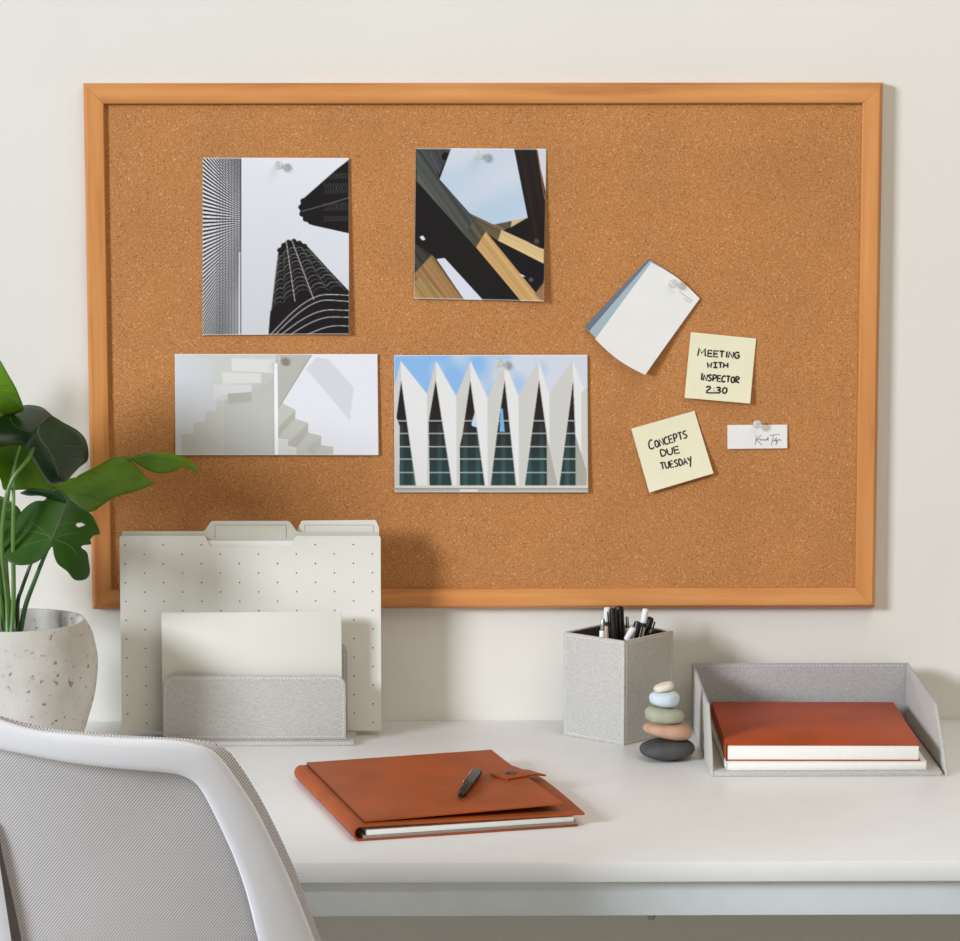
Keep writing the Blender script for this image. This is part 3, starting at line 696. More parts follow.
c1 = lambda x, y: (570+x/8, 595+y/8)
pen(c1(300,98), c1(292,330), -.080, PM, 'cream mechanical pencil with a tall white cap at the left of the cup')
pen(c1(264,190), c1(256,330), -.098, PW, 'short silver and white pen at the far left of the cup', .0032)
pen(c1(338,104), c1(355,345), -.092, PB, 'slim black pen beside the tall white capped pencil', .0036)
pen(c1(392,88), c1(405,345), -.078, PB, 'tallest black pen near the middle of the cup', .0047)
pen(c1(455,172), c1(462,300), -.070, PW, 'thin silver and white pen behind the short white pencil', .0028)
pen(c1(508,262), c1(440,355), -.112, PM, 'short white capped pencil leaning right at the front corner', .0040)
pen(c1(545,212), c1(520,330), -.092, PB, 'black pen right of the white leaning pencil', .0042)
pen(c1(606,110), c1(566,325), -.078, PM, 'cream mechanical pencil leaning right with a white cap', .0038, 1)
pen(c1(645,176), c1(600,320), -.066, PB, 'black pen behind the cream leaning pencil', .0042)
pen(c1(665,268), c1(640,330), -.090, PB, 'lowest black pen at the right of the cup', .0038)

# ------------------------------------------------------------------ stone stack
def stone(cx, cy, Y, w, h, dep, m, label, tilt=0, seed=1, zb=None):
    """returns top z; w, h, dep in metres"""
    c = at(cx, cy, Y); zc = (zb if zb is not None else c.z-h/2)+h/2
    b = bmesh.new(); bmesh.ops.create_icosphere(b, subdivisions=5, radius=1)
    rs = random.Random(seed); ph = [rs.uniform(0, 6) for _ in range(4)]
    for v in b.verts:
        x, y, z = v.co; rr = 1+.05*math.sin(2*x+ph[0])+.05*math.sin(2.3*y+ph[1])+.03*math.sin(3*x+2*z+ph[2])
        n_ = 2.6; f_ = 1/((math.hypot(x, y))**n_+abs(z)**n_)**(1/n_); x, y, z = x*f_, y*f_, z*f_; zz = z; v.co = Vector((x*rr*w/2, y*rr*dep/2, zz*rr*h/2*(1+.12*math.sin(1.5*x+ph[3]))))
    b.transform(Matrix.Rotation(tilt, 4, 'Y')); zmin = min(v.co.z for v in b.verts); zmax = max(v.co.z for v in b.verts)
    if zb is not None: zc = zb-zmin
    b.transform(Matrix.Translation((c.x, Y, zc)))
    o = obj('stone', b, m, loc=(c.x, Y, zc+zmin)); tag(o, label, 'stone', 'smooth stones stacked beside the pen cup'); return zc+zmax
YS = -.212
z = stone(666.3, 748, YS, .0635, .0202, .052, M['s_dark'], 'dark charcoal stone at the bottom of the stone stack', 0, 1, DZ+.0001)
z = stone(666.4, 730, YS, .0560, .0195, .044, M['s_terra'], 'terracotta pink stone resting on the charcoal stone', math.radians(7), 2, z-.0018)
z = stone(664.2, 715.5, YS, .0455, .0180, .038, M['s_green'], 'sage green stone in the middle of the stone stack', math.radians(4), 3, z-.0022)
z = stone(664.4, 701.6, YS, .0340, .0158, .031, M['s_blue'], 'pale blue stone second from the top of the stack', math.radians(1), 4, z-.0018)
z = stone(664.2, 688, YS, .0236, .0110, .022, M['s_ivory'], 'small ivory stone on top of the stone stack', math.radians(-12), 5, z-.0014)

# ------------------------------------------------------------------ letter tray and books
TX0, TX1, TYB, TYF = .3712-.1273, .3712+.1273, -.030, -.301
HB, HF, tw = .0727, .0672, .0034
tr_ = thing('desk_tray', 'open fronted grey linen desk tray with sloping sides at the right of the desk', 'tray', (.3724, (TYB+TYF)/2, DZ))
obj('tray_floor', box(TX0+tw, TX1-tw, TYF, TYB-tw-.0003, DZ, DZ+.0055, .0008), M['linen'], tr_)
bp = obj('back_panel', box(TX0+.0002, TX1-.0002, TYB-tw, TYB, DZ, DZ+HB+.001, .0006), M['linen_d'], tr_)
obj('stitching', stitches([(TX0+.006, TYB-tw, DZ+HB-.002), (TX1-.006, TYB-tw, DZ+HB-.002)], (0,-1,0)), M['stitch'], bp)
for s, x in ((-1, TX0), (1, TX1-tw)):
    prof = [(TYB-tw-.0003, 0), (TYB-tw-.0003, HB), (TYB-.012, HB), (TYF+.004, HF), (TYF+.0005, HF-.006), (TYF-.0005, 0)]
    prof = [(TYB-tw-.0003,0),(TYB-tw-.0003,HB),(TYB-.02,HB),(TYF+.062,HF+.001),(TYF+.057,HF-.002),(TYF+.020,HF*.45),(TYF,0)]
    def bulge(v, s=s):
        t = (v.y-TYB)/(TYF-TYB); f = v.z-DZ; return v+Vector((s*(.004*max(0,t)**2*(1-f/.07)-.0035*max(0,t)**2*(f/.07)*0 - (.004 if s > 0 else 0)*0), 0, 0))
    b = prism([Vector((x, y, DZ+z_)) for y, z_ in prof], (tw, 0, 0), .0006)
    if s > 0:
        for v in b.verts: v.co = bulge(v.co)
    sp = obj('side_panel', b, M['linen'], tr_, auto=50)
    xi = x+tw if s < 0 else x
    if s < 0: obj('stitching', stitches([(xi, TYB-.012, DZ+HB-.004), (xi, TYF+.064, DZ+HF-.004), (xi, TYF+.028, DZ+.028), (xi, TYF+.012, DZ+.012)], (1,0,0)), M['stitch'], sp)
    xo = x if s < 0 else x+tw
    obj('edge_trim', tube([(xo-s*tw*.5, TYB-.006, DZ+HB+.0002), (xo-s*tw*.5, TYF+.064, DZ+HF+.0014)], .0011, 6), M['linen_d'], sp)
def book(x0, x1, y0, y1, z0, h, cov, m, name, label, cat_, rot, spine, over=.003, pm='page'):
    cxy = ((x0+x1)/2, (y0+y1)/2); t = thing(name, label, cat_, (cxy[0], cxy[1], z0), rot)
    X0, X1, Y0, Y1 = x0-cxy[0], x1-cxy[0], y0-cxy[1], y1-cxy[1]
    obj('front_cover', box(X0+cov, X1, Y0, Y1, h-cov, h, cov*.4), M[m], t, local=True)
    obj('back_cover', box(X0+cov, X1, Y0, Y1, 0, cov, cov*.4), M[m], t, local=True)
    # rounded spine wrap on the left
    r = h/2; pts = [(X0+cov+.0002, 0)]+[(X0+r*.35-r*.35*math.sin(a)*1.0, r-r*math.cos(a)) for a in np.linspace(.15, PI-.15, 9)]+[(X0+cov+.0002, h)]
    pin_ = [(px+cov, pz if 0 < pz < h else pz) for px, pz in pts]
    outer = [Vector((a, Y0, b)) for a, b in pts]; inner = [Vector((X0+cov+.0002+.0012, Y0, h-cov-.0001)), Vector((X0+cov+.0012, Y0, cov+.0001))]
    obj('spine', prism(outer+[Vector((X0+cov+.0002, Y0, h-cov*.1))]+inner, (0, Y1-Y0, 0)), M[m], t, local=True, auto=40)
    obj('page_block', box(X0+cov+.0016, X1-over, Y0+over*.35, Y1-over, cov+.0001, h-cov-.0001, .0002), M[pm], t, local=True)
    return t
zf = DZ+.0057
book(.2600, .4795, -.2955, -.072, zf, .0092, .0009, 'paper', 'notebook', 'white notebook lying in the grey tray beneath the rust brown book', 'notebook', 0, 0, .0006)
zb_ = zf+.0094
a_ = onz(728, 746.3, zb_+.0185); b_ = onz(920.6, 742.8, zb_+.0185); cbk = onz(716.5, 702.5, zb_+.0185)
print('book', a_, b_, cbk)
book(a_.x-.0005, b_.x+.001, -.2925, -.060, zb_, .0182, .0013, 'book', 'book', 'rust brown bound journal lying on the white notebook in the grey tray', 'book', math.radians(-1.0), 0, .0022)

# ------------------------------------------------------------------ leather portfolio
PR = math.radians(15.0); po = Vector((-.1305, -.583, DZ))
pf = thing('portfolio', 'tan leather portfolio with a snap strap lying on the desk', 'portfolio', po, PR)
PWd, PDp = .229, .281
def slab(name, outline, z0, z1, m, par=pf, bev=.0006, warp=None):
    b = prism([Vector((x, y, z0)) for x, y in outline], (0,0,z1-z0), bev)
    if warp:
        bmesh.ops.subdivide_edges(b, edges=[e for e in b.edges if e.calc_length() > .02], cuts=10, use_grid_fill=True)
        bmesh.ops.triangulate(b, faces=b.faces)
        for v in b.verts: v.co.z += warp(v.co.x, v.co.y)
    return obj(name, b, m, par, local=True, auto=50)
def gridslab(name, x0, x1, y0, y1, z, t, m, warp, par=pf, n=24, cut=None):
    """thin flexible leather sheet; warp(x,y) lifts it"""
    V = []; Fq = []
    for s in (1, 0):
        for j in range(n+1):
            for i in range(n+1):
                u, v = i/n, j/n
                xa, xb = (x0(v) if callable(x0) else x0), (x1(v) if callable(x1) else x1)
                x = xa+(xb-xa)*u; y = y0+(y1-y0)*v; V.append((x, y, z+warp(x, y)+s*t))
    W = n+1; k = W*W
    for j in range(n):
        for i in range(n):
            a = j*W+i; Fq.append((a, a+1, a+W+1, a+W)); Fq.append((k+a, k+a+W, k+a+W+1, k+a+1))
    for i in range(n): Fq.append((i, k+i, k+i+1, i+1)); a = n*W+i; Fq.append((a, a+1, k+a+1, k+a))
    for j in range(n): a = j*W; Fq.append((a, a+W, k+a+W, k+a)); a += n; Fq.append((a, k+a, k+a+W, a+W))
    return obj(name, (V, Fq), m, par, local=True, auto=50)
H1 = .0165
obj('back_cover', box(.003, PWd, 0, PDp, 0, .0022, .0007), M['leather'], pf, local=True)
obj('cloth_lining', box(.006, PWd-.001, .0006, PDp-.002, .0023, .0050, .0004), M['grey_page'], pf, local=True)
obj('notepad', box(.010, PWd-.004, .0015, PDp-.004, .0052, .0105, .0004), M['page'], pf, local=True)
# rounded spine: C-shaped wrap
cs = []; R_ = H1/2
for a in np.linspace(-PI/2, PI/2, 14): cs.append((.003+R_*0-.9*R_*math.cos(a), R_+R_*math.sin(a)))
inn = [(x+.0022 if i not in (0, 13) else x, z_*.0+ (R_+(R_-.0021)*math.sin(a))) for i, ((x, z_), a) in enumerate(zip(cs, np.linspace(-PI/2, PI/2, 14)))]
inn = [(.003-.9*(R_-.0022)*math.cos(a), R_+(R_-.0021)*math.sin(a)) for a in np.linspace(-PI/2, PI/2, 14)]
obj('spine', prism([Vector((x, 0, z_)) for x, z_ in cs+inn[::-1]], (0, PDp, 0)), M['leather'], pf, local=True, auto=45)
dip = lambda x, y: -.0026*max(0, min(1, (x-.02)/.21))
gridslab('front_cover', .0032, lambda v: .236+.004*math.sin(v*PI)-.03*max(0,(v-.55)/.45)**1.6, .0, PDp, H1-.0022, .0020, M['leather'], dip)
fw = lambda x, y: dip(x, y)+.0007+max(0, (x-.02)/.2)*(.0042+.0030*max(0, 1-y/.2))
fl = gridslab('pocket_flap', .0095, lambda v: .2160+.001*v, .0085, PDp+.0005, H1, .0017, M['leather'], fw)
obj('edge_seam', tube([(.0092, .010+k*.0265, H1+.0008) for k in range(11)], .0011, 6), M['leather_d'], pf, local=True)
bm = bmesh.new()
def local_on(p, z): return (MW['portfolio'].inverted() @ onz(*p, z))
ca = lambda x, y: (280+x/3, 730+y/3)
# snap strap
sA = [local_on(ca(*q_), DZ+.022) for q_ in ((645,140),(668,160),(745,148),(765,140),(705,122))]
zt = lambda x, y: H1+.0019+fw(x, y)
sb = bmesh.new()
s0, s1 = local_on(ca(657,149), DZ+.0195), local_on(ca(745,134), DZ+.0195)
dirs = (s1-s0); dirs.z = 0; Ls = dirs.length; dirs.normalize(); nr = Vector((-dirs.y, dirs.x, 0))
path = []
for k in range(13):
    f = k/12; p = s0+dirs*(Ls+.012)*f; x_, y_ = p.x, p.y
    zz = zt(min(x_, .219), y_)+.0004 if x_ < .219 else zt(.219, y_)+.0004-(x_-.219)*.2
    path.append(Vector((x_, y_, zz)))
Vs = []; Fs = []
for p in path:
    for (o1, o2) in ((-.0150, 0), (.0150, 0), (.0150, .0017), (-.0150, .0017)): Vs.append(p+nr*o1+Vector((0,0,o2)))
for k in range(12):
    for i in range(4): a = k*4; Fs.append((a+i, a+(i+1)%4, a+4+(i+1)%4, a+4+i))
Fs.append((3,2,1,0)); Fs.append((48,49,50,51))
stp = obj('strap', (Vs, Fs), M['leather'], pf, local=True, auto=40)
sn = local_on(ca(692,137), DZ+.0205)
obj('snap_button', lathe([(.0062,-.001),(.0064,.0006),(.0058,.0014),(.0045,.0014),(.0040,.0008),(.0028,.0016),(0,.0019)], 20, Matrix.Translation((sn.x, sn.y, zt(min(sn.x,.2), sn.y)+.0021))), M['bronze'], stp, local=True)
# pen on the portfolio
pa, pb2 = onz(*ca(541,206), DZ+.0225), onz(*ca(594,134), DZ+.0225)
print('pen len', (pa-pb2).length)
lp = [MW['portfolio'].inverted() @ p for p in (pa, pb2)]
for p in lp: p.z = zt(p.x, p.y)+.0052
ends = [MW['portfolio'] @ p for p in lp]
pn = thing('pen', 'black pen lying diagonally on the tan leather portfolio', 'pen', (ends[0]+ends[1])/2-Vector((0,0,.005)))
Lp = (ends[1]-ends[0]).length; Mx = aim(ends[0], ends[1])
obj('barrel', lathe([(0,0),(.0028,.0006),(.0034,.003),(.0034,.008),(.0046,.010),(.0046,Lp*.42)], 20, Mx), M['black'], pn)
obj('cap', lathe([(.004,Lp*.42),(.0050,Lp*.425),(.0050,Lp-.003),(.0044,Lp-.0006),(.002,Lp),(0,Lp)], 20, Mx), M['black'], pn)
obj('ring', lathe([(.0046,Lp*.405),(.0051,Lp*.41),(.0051,Lp*.425),(.0046,Lp*.43)], 20, Mx), M['bronze'], pn)
clipm = box(-.0012, .0012, -.0068, -.0056, Lp*.5, Lp-.002, .0004); box(-.0012, .0012, -.0060, -.0040, Lp-.006, Lp-.003, 0, clipm)
clipm.transform(Mx @ Matrix.Rotation(math.radians(100), 4, 'Z')); obj('clip', clipm, M['steel'], pn)

# ------------------------------------------------------------------ potted monstera
PC = Vector((at(17, 665, -.22).x, -.22, DZ)); HZ = at(17, 620, -.22).z-DZ
pm = thing('potted_monstera', 'green monstera plant in a rough round concrete pot standing left of the dotted folders', 'potted plant', PC)
prof = [(0,0),(.056,0)]+[tuple(v) for v in cat([(.060,.003),(.068,.022),(.0755,.045),(.0850,.078),(.0893,.112),(.0875,.130),(.0835,.146),(.0780,HZ-.004),(.0755,HZ)], 4)]+[(.0725,HZ-.0002),(.0700,HZ-.003),(.0690,HZ-.010),(.0700,HZ-.034),(0,HZ-.036)]
b = lathe(prof, 72, Matrix.Translation(PC))
for v in b.verts:
    rs = v.co-PC; v.co += Vector((rs.x, rs.y, 0))*(.008*math.sin(3*math.atan2(rs.y, rs.x)+rs.z*30))
obj('pot', b, M['concrete'], pm)
b = lathe([(0,HZ-.026),(.03,HZ-.0265),(.055,HZ-.0275),(.0690,HZ-.030),(.0690,HZ-.0330),(0,HZ-.0330)], 40, Matrix.Translation(PC))
for v in b.verts: v.co.z += random.uniform(-.0008,.0008)
obj('soil', b, M['soil'], pm)
def leaf_depth(Y0, c, gx, gy, mid=None, fold=0):
    """depth of the blade over the picture plane: a tilt plus a fold about the midrib"""
    def f(x, y):
        Y = Y0-.085+gx*(x-c[0])+gy*(y-c[1])
        if mid:
            (ax, ay), (bx, by) = mid; L = math.hypot(bx-ax, by-ay); d = ((x-ax)*(by-ay)-(y-ay)*(bx-ax))/L
            Y += fold*(d*d)/900+abs(d)*fold*.012
        return Y
    return f
def fan_leaf(centre, outline, df, m, holes=(), veins=(), k=3, rings=14, th=.0006, name='leaf', wob=.0):
    out = cat(outline, k, closed=True); n = len(out); V = []; c = np.array(centre, float)
    idx = {}; b = bmesh.new()
    v0 = b.verts.new(at(*centre, df(*centre))); R = []
    for r in range(1, rings+1):
        row = []
        for i, o in enumerate(out):
            p = c+(o-c)*(r/rings); row.append(b.verts.new(at(p[0], p[1], df(p[0], p[1])+wob*math.sin(i*9*PI/n)*(r/rings)**2)))
        R.append(row)
    for i in range(n): b.faces.new((v0, R[0][(i+1)%n], R[0][i]))
    for r in range(rings-1):
        for i in range(n):
            j = (i+1)%n; p = c+((out[i]+out[j])/2-c)*((r+1.5)/rings)
            if any(((p[0]-h[0])/h[2])**2+((p[1]-h[1])/h[3])**2 < 1 for h in holes): continue
            b.faces.new((R[r][i], R[r][j], R[r+1][j], R[r+1][i]))
    for v in [v for v in b.verts if not v.link_faces]: b.verts.remove(v)
    o = obj(name, b, m, pm, auto=0); md = o.modifiers.new('thick', 'SOLIDIFY'); md.thickness = th; md.offset = 0
    add_veins(o, df, veins); return o
def strip_leaf(left, mid, right, df, m, veins=(), th=.0006, k=5, cup=.0, name='leaf'):
    Lc, Mc, Rc = cat(left, k), cat(mid, k), cat(right, k); n = len(Mc); b = bmesh.new(); rows = []
    for l, c, r in zip(Lc, Mc, Rc):
        row = []
        for t in np.linspace(-1, 1, 13):
            p = c+(l-c)*(-t) if t < 0 else c+(r-c)*t
            row.append(b.verts.new(at(p[0], p[1], df(p[0], p[1])+cup*(t*t))))
        rows.append(row)
    for A, B in zip(rows, rows[1:]):
        for i in range(12): b.faces.new((A[i], A[i+1], B[i+1], B[i]))
    bmesh.ops.remove_doubles(b, verts=b.verts, dist=.00004)
    recalc(b)
    o = obj(name, b, m, pm, auto=0); md = o.modifiers.new('thick', 'SOLIDIFY'); md.thickness = th; md.offset = 0
    add_veins(o, df, veins, cup=0); return o
def add_veins(o, df, veins, cup=0):
    if not veins: return
    bm = bmesh.new()
    for v in veins:
        w = v[0]; pts = [at(x, y, df(x, y)-.0005) for x, y in cat(v[1:], 4)]
        tube(pts, [w*.62*(1-.7*i/len(pts)) for i in range(len(pts))], 5, bm)
    ve = obj('vein', bm, M['vein'], o)
c3 = lambda x, y: (x/5.533, 470+y/5.533)
cl = lambda x, y: (x/6.718, 350+y/6.718)
c2 = lambda x, y: (80+x/7.238, 430+y/7.238)
# E: large lower leaf, stalk joining at J
J = c3(290, 378)
E_out = [c3(*q_) for q_ in ((290,425),(262,458),(228,492),(190,515),(130,527),(70,520),(30,490),(0,450),(-20,400),(-25,330),(0,260),(40,290),(72,322),(100,255),(150,200),(200,172),(245,168),(275,130),(330,110),(385,160),(440,205),(500,240),(530,290),(552,350),(520,362),(500,385),(503,410),(462,416),(450,430),(480,455),(490,500),(497,565),(480,600),(440,612),(405,602),(370,560),(320,520),(298,470))]
dE = leaf_depth(-.175, J, .00035, -.0004, (J, c3(375,170)), .009)
fan_leaf(J, E_out, dE, M['lf_mid'], holes=[(*c3(442,303), 4.6, 2.2)], k=6, rings=34, veins=[(.0011, J, c3(330,280), c3(375,170)), (.0008, J, c3(210,345), c3(90,335)), (.0008, J, c3(230,330), c3(150,265)),
         (.0008, J, c3(190,400), c3(80,440)), (.0008, J, c3(400,350), c3(500,345)), (.0008, J, c3(400,430), c3(455,560)), (.0006, c3(320,310), c3(400,290), c3(500,300))], wob=.0012)
# F: leaf passing off to the left beside it
dFn = leaf_depth(-.13, (-20,520), -.0005, .0003, ((-60,540),(20,500)), .008)
fan_leaf((-25,520), [(-90,560),(-70,525),(-45,500),(-20,490),(0,496),(10,501),(21,512),(16,530),(8,552),(-10,572),(-45,585)], dFn, M['lf_mid'], veins=[(.001,(-70,540),(-25,520),(14,508))])
# D: long leaf to the right, two lobes
dD = leaf_depth(-.075, (90,480), .00042, .0009, ((55,495),(150,470)), .010)
strip_leaf([(52,480),c2(-40,345),c2(0,322),c2(120,262),c2(238,200),c2(330,205),c2(372,225),c2(440,300),c2(490,362),c2(548,378)],
           [(56,490),c2(-60,420),c2(20,400),c2(110,370),c2(220,330),c2(300,310),c2(350,320),c2(430,350),c2(490,372),c2(549,379)],
           [(60,500),c2(-70,500),c2(0,580),c2(90,590),c2(165,540),c2(240,490),c2(330,462),c2(440,430),c2(500,402),c2(550,380)], dD, M['lf_bright'], cup=.006,
           veins=[(.0007,c2(60,300),c2(150,330),c2(250,385)),(.0007,c2(0,470),c2(80,480),c2(170,540)),(.0007,c2(60,350),c2(120,380),c2(150,400))])
strip_leaf([c2(220,240),c2(300,200),c2(370,195),c2(440,173),c2(550,162),c2(650,168),c2(740,193),c2(800,222),c2(838,262),c2(860,312)],
           [c2(225,255),c2(300,225),c2(370,210),c2(450,200),c2(560,205),c2(650,215),c2(730,230),c2(790,250),c2(830,280),c2(860,313)],
           [c2(235,270),c2(300,240),c2(375,222),c2(440,262),c2(520,300),c2(600,316),c2(690,290),c2(745,265),c2(800,285),c2(859,314)], leaf_depth(-.053, (160,462), .0004, .0009, ((120,458),(190,462)), .006), M['lf_bright'], cup=.004,
           veins=[(.0007,c2(300,222),c2(450,203),c2(560,207),c2(700,225),c2(800,258))])
# small folded dark lobe
strip_leaf([c3(112,128),c3(170,100),c3(230,103),c3(290,112),c3(340,140),c3(380,190)], [c3(112,129),c3(170,118),c3(230,122),c3(290,135),c3(340,165),c3(385,200)], [c3(114,131),c3(160,142),c3(220,142),c3(280,160),c3(340,190),c3(388,212)], leaf_depth(-.165,(50,495),0,.0012), M['lf_dark'], cup=.003)
# C: pale leaf behind
dC = leaf_depth(-.085, (20,465), .0003, .0003, ((10,440),(30,490)), .006)
fan_leaf((16,462), [(-14,440),(0,438),(20,436),(36,448),(46,462),(52,478),(57,490),(36,489),(24,489.5),(10,490),(3,489),(0,478),(-12,465)], dC, M['lf_bright'], veins=[(.0009,(2,440),(20,462),(38,486))])
# B1: upper arching leaf
dB = leaf_depth(-.150, (20,430), .0002, -.0012, ((-30,432),(44,440)), .007)
strip_leaf([(-45,440),(-20,428),cl(0,452),cl(70,415),cl(165,372),cl(275,383),cl(350,440),cl(420,490)],
           [(-46,448),(-20,440),cl(0,520),cl(70,500),cl(120,510),cl(200,545),cl(290,570),cl(420,500)],
           [(-44,458),(-18,456),cl(0,655),cl(80,640),cl(150,640),cl(230,650),cl(300,640),cl(418,515)], dB, M['lf_dark'], cup=.01, veins=[(.0009,cl(65,455),cl(90,500),cl(140,535),cl(210,560))])
# B2: drooping right half with its pale midrib
dB2 = leaf_depth(-.172, (60,450), .0006, .0008, (cl(255,540),cl(420,870)), .012)
strip_leaf([cl(262,500),cl(215,560),cl(180,620),cl(195,690),cl(240,770),cl(290,850),cl(345,905),cl(420,892)],
           [cl(265,505),cl(258,545),cl(265,590),cl(310,645),cl(350,710),cl(375,780),cl(395,840),cl(430,885)],
           [cl(268,500),cl(340,445),cl(430,490),cl(520,540),cl(578,610),cl(592,730),cl(530,790),cl(440,885)], dB2, M['lf_dark'], cup=.006,
           veins=[(.0013,cl(262,510),cl(255,545),cl(270,595),cl(312,650),cl(350,712),cl(378,790),cl(392,850)),(.0007,cl(330,670),cl(420,640),cl(560,650)),(.0007,cl(355,730),cl(440,720),cl(560,735))])
# A: high leaf at the picture's edge
dA = leaf_depth(-.14, (0,395), -.0003, .0008, ((-60,400),(24,405)), .008)
strip_leaf([(-90,400),(-60,362),(-30,345),(-10,350),(0,360),(8,374),(16,388),(24,408)], [(-90,404),(-60,395),(-30,390),(-12,390),(-2,392),(6,396),(14,402),(24,409)], [(-90,408),(-60,430),(-30,436),(-12,430),(0,420),(7,417),(15,414),(23,411)], dA, M['lf_bright'], cup=.004,
           veins=[(.001,(-80,404),(-30,391),(6,397),(20,407)),(.0007,(-20,391),(0,386),(12,384)),(.0007,(-10,391),(4,392),(18,396))])
# unseen leaves added on the left, placed to cast shade on the board
for (cx, cy, rx, ry, Y, ang) in ((-95,430,30,48,-.115,.3), (-92,520,26,44,-.115,-.5), (-42,452,36,38,-.115,.8), (-75,418,64,46,-.215,.5), (-75,402,54,38,-.315,-.2), (-52,385,36,42,-.035,.5)):
    out = []
    for k in range(22):
        a = 2*PI*k/22+ang; r = 1.0 if k != 0 else .35
        if k in (5, 9, 13, 17): r = .72
        out.append((cx+rx*r*math.cos(a), cy+ry*r*math.sin(a)))
    fan_leaf((cx+rx*.1*math.cos(ang), cy+ry*.1*math.sin(ang)), out, leaf_depth(Y, (cx, cy), .0004*(-1 if cx % 2 else 1), .0006, ((cx, cy), (cx-math.cos(ang), cy-math.sin(ang))), .007), M['lf_mid'], veins=[(.001,(cx+rx*.3*math.cos(ang),cy+ry*.3*math.sin(ang)),(cx,cy),(cx-rx*.9*math.cos(ang),cy-ry*.9*math.sin(ang)))], rings=8)
def stem(pts, r, m):
    P = cat([(*at(x, y, Y),) for x, y, Y in pts], 6); n = len(P)
    # root the stem in the soil
    obj('stem', tube([Vector(tuple(p)) for p in P], [r[0]+(r[1]-r[0])*i/(n-1) for i in range(n)], 8), m, pm)
def base_at(dx, dy): return Vector((PC.x+dx, PC.y+dy, DZ+HZ-.030))
def stemw(top, r, m, base, sag=(0,0,0)):
    """from base (world) through px points to the leaf"""
    P = [tuple(base)]+[tuple(at(a_, b_, c_-.085)) for a_, b_, c_ in top]; P = cat(P, 7); n = len(P)
    obj('stem', tube([Vector(tuple(p)) for p in P], [r[0]+(r[1]-r[0])*i/(n-1) for i in range(n)], 8), m, pm)
stemw([(25,608,-.15),(35,580,-.16),(45,555,-.17),(52.4,538,-.176)], (.0030,.0018), M['stem_d'], base_at(.004,-.02))
stemw([(17.5,605,-.12),(22,588,-.12),(31,563,-.12),(45,520,-.115),(62,490,-.115)], (.0026,.0015), M['stem_d'], base_at(0,.01))
stemw([(13.5,600,-.16),(13,540,-.185),(13.5,500,-.19),(14,470,-.17),(20,446,-.155)], (.0028,.0016), M['stem'], base_at(-.003,-.03))
stemw([(7,600,-.15),(2,550,-.18),(4,510,-.19),(12,480,-.19),(30,456,-.185),(39,430,-.18)], (.0028,.0018), M['stem'], base_at(-.006,-.025))
stemw([(4,600,-.14),(-2,560,-.17),(-10,535,-.18),(-20,520,-.185)], (.0030,.0018), M['stem_d'], base_at(-.010,-.01))
stemw([(9,600,-.13),(6,550,-.11),(8,500,-.095),(14,463,-.088)], (.0024,.0015), M['stem'], base_at(-.004,.015))
stemw([(0,595,-.145),(-14,520,-.15),(-20,440,-.15),(-20,393,-.14)], (.0028,.0016), M['stem'], base_at(-.013,.0))
for k, (x, y, Y) in enumerate(((-95,430,-.115),(-92,520,-.115),(-42,452,-.115),(-75,418,-.215),(-75,402,-.315),(-52,385,-.035))):  # stems carrying the added unseen shade leaves
    bx = base_at(-.018-.004*k, -.02+.008*k); q0 = at(x, y, Y-.085)
    P = cat([tuple(bx), tuple(bx.lerp(q0, .4)+Vector((.01,0,.03))), tuple(q0)], 8); obj('stem', tube([Vector(tuple(p)) for p in P], .002, 8), M['stem'], pm)

# ------------------------------------------------------------------ office chair
XC = -.462
ch = thing('office_chair', 'white framed office chair with a grey mesh back pulled up to the desk', 'office chair', (XC, -.80, 0))
def surf(x, z, off=0): return -1.0+.13*(.92-z)+.9*(x-XC)**2+off
def hit(px, py, off=0):
    Y = -.95
    for _ in range(12): p = at(px, py, Y); Y = surf(p.x, p.z, off)
    return at(px, py, Y)
cz = lambda x, y: (x/2.909, 700+y/2.909)
rightO = [(-16,713.5),(0,720),(34,730),(68.8,734.4),(120,738.5),(165,740.2),(192.5,744),(209.7,750),(223.4,762),(240.6,786),(257.8,813.4),(275,847.8),(292.2,885.6),(311,932)]
rightI = [(-16,746),(0,749.8),(34.4,756.7),(68.8,763),(110,768.3),(145,771.4),(168,773.4),(182.2,776.3),(195.9,784.2),(206.3,799.7),(220,827.2),(233.8,858.1),(245.8,892.5),(256.1,933)]
rightM = [(-16,709.5),(0,716.2),(34.4,725.8),(68.8,731),(120.3,735.4),(165,737.8),(192.5,739.5),(213,743),(227,750),(240.8,767),(258,794.5),(275.2,827.2),(295.6,871.9),(317.5,932)]
EO = [(.3160,.68),(.3230,.62),(.3190,.56),(.298,.508),(.25,.478),(.15,.470),(0,.466)]
EI = [(.2630,.69),(.2690,.63),(.2670,.58),(.252,.537),(.21,.512),(.13,.507),(0,.503)]
EM = [(.3215,.68),(.3285,.62),(.3245,.558),(.302,.502),(.252,.471),(.15,.463),(0,.459)]
def full(loop, off, ext):
    """half loop (x offset, z) from the picture plus its lower run, then mirrored"""
    h = [(hit(x, y, off).x-XC, hit(x, y, off).z) for x, y in loop]; h = [(0, h[0][1]+.0055)] + h + ext
    L = h + [(-x, z_) for x, z_ in h[::-1] if x > 1e-6]
    return L
O = full(rightO, 0, EO)
I = full(rightI, 0, EI)
Mo = full(rightM, .016, EM)
Oc, Ic, Mc_ = cat(O, 5, True), cat(I, 5, True), cat(Mo, 5, True)
n = len(Oc)
b = bmesh.new(); rows = []
sec = [(0,.0035),(0,.002),(.02,-.0005),(.07,-.0018),(.25,-.0028),(.5,-.0031),(.78,-.0028),(.94,-.0018),(.985,-.0005),(1,.002),(1,.0035)]
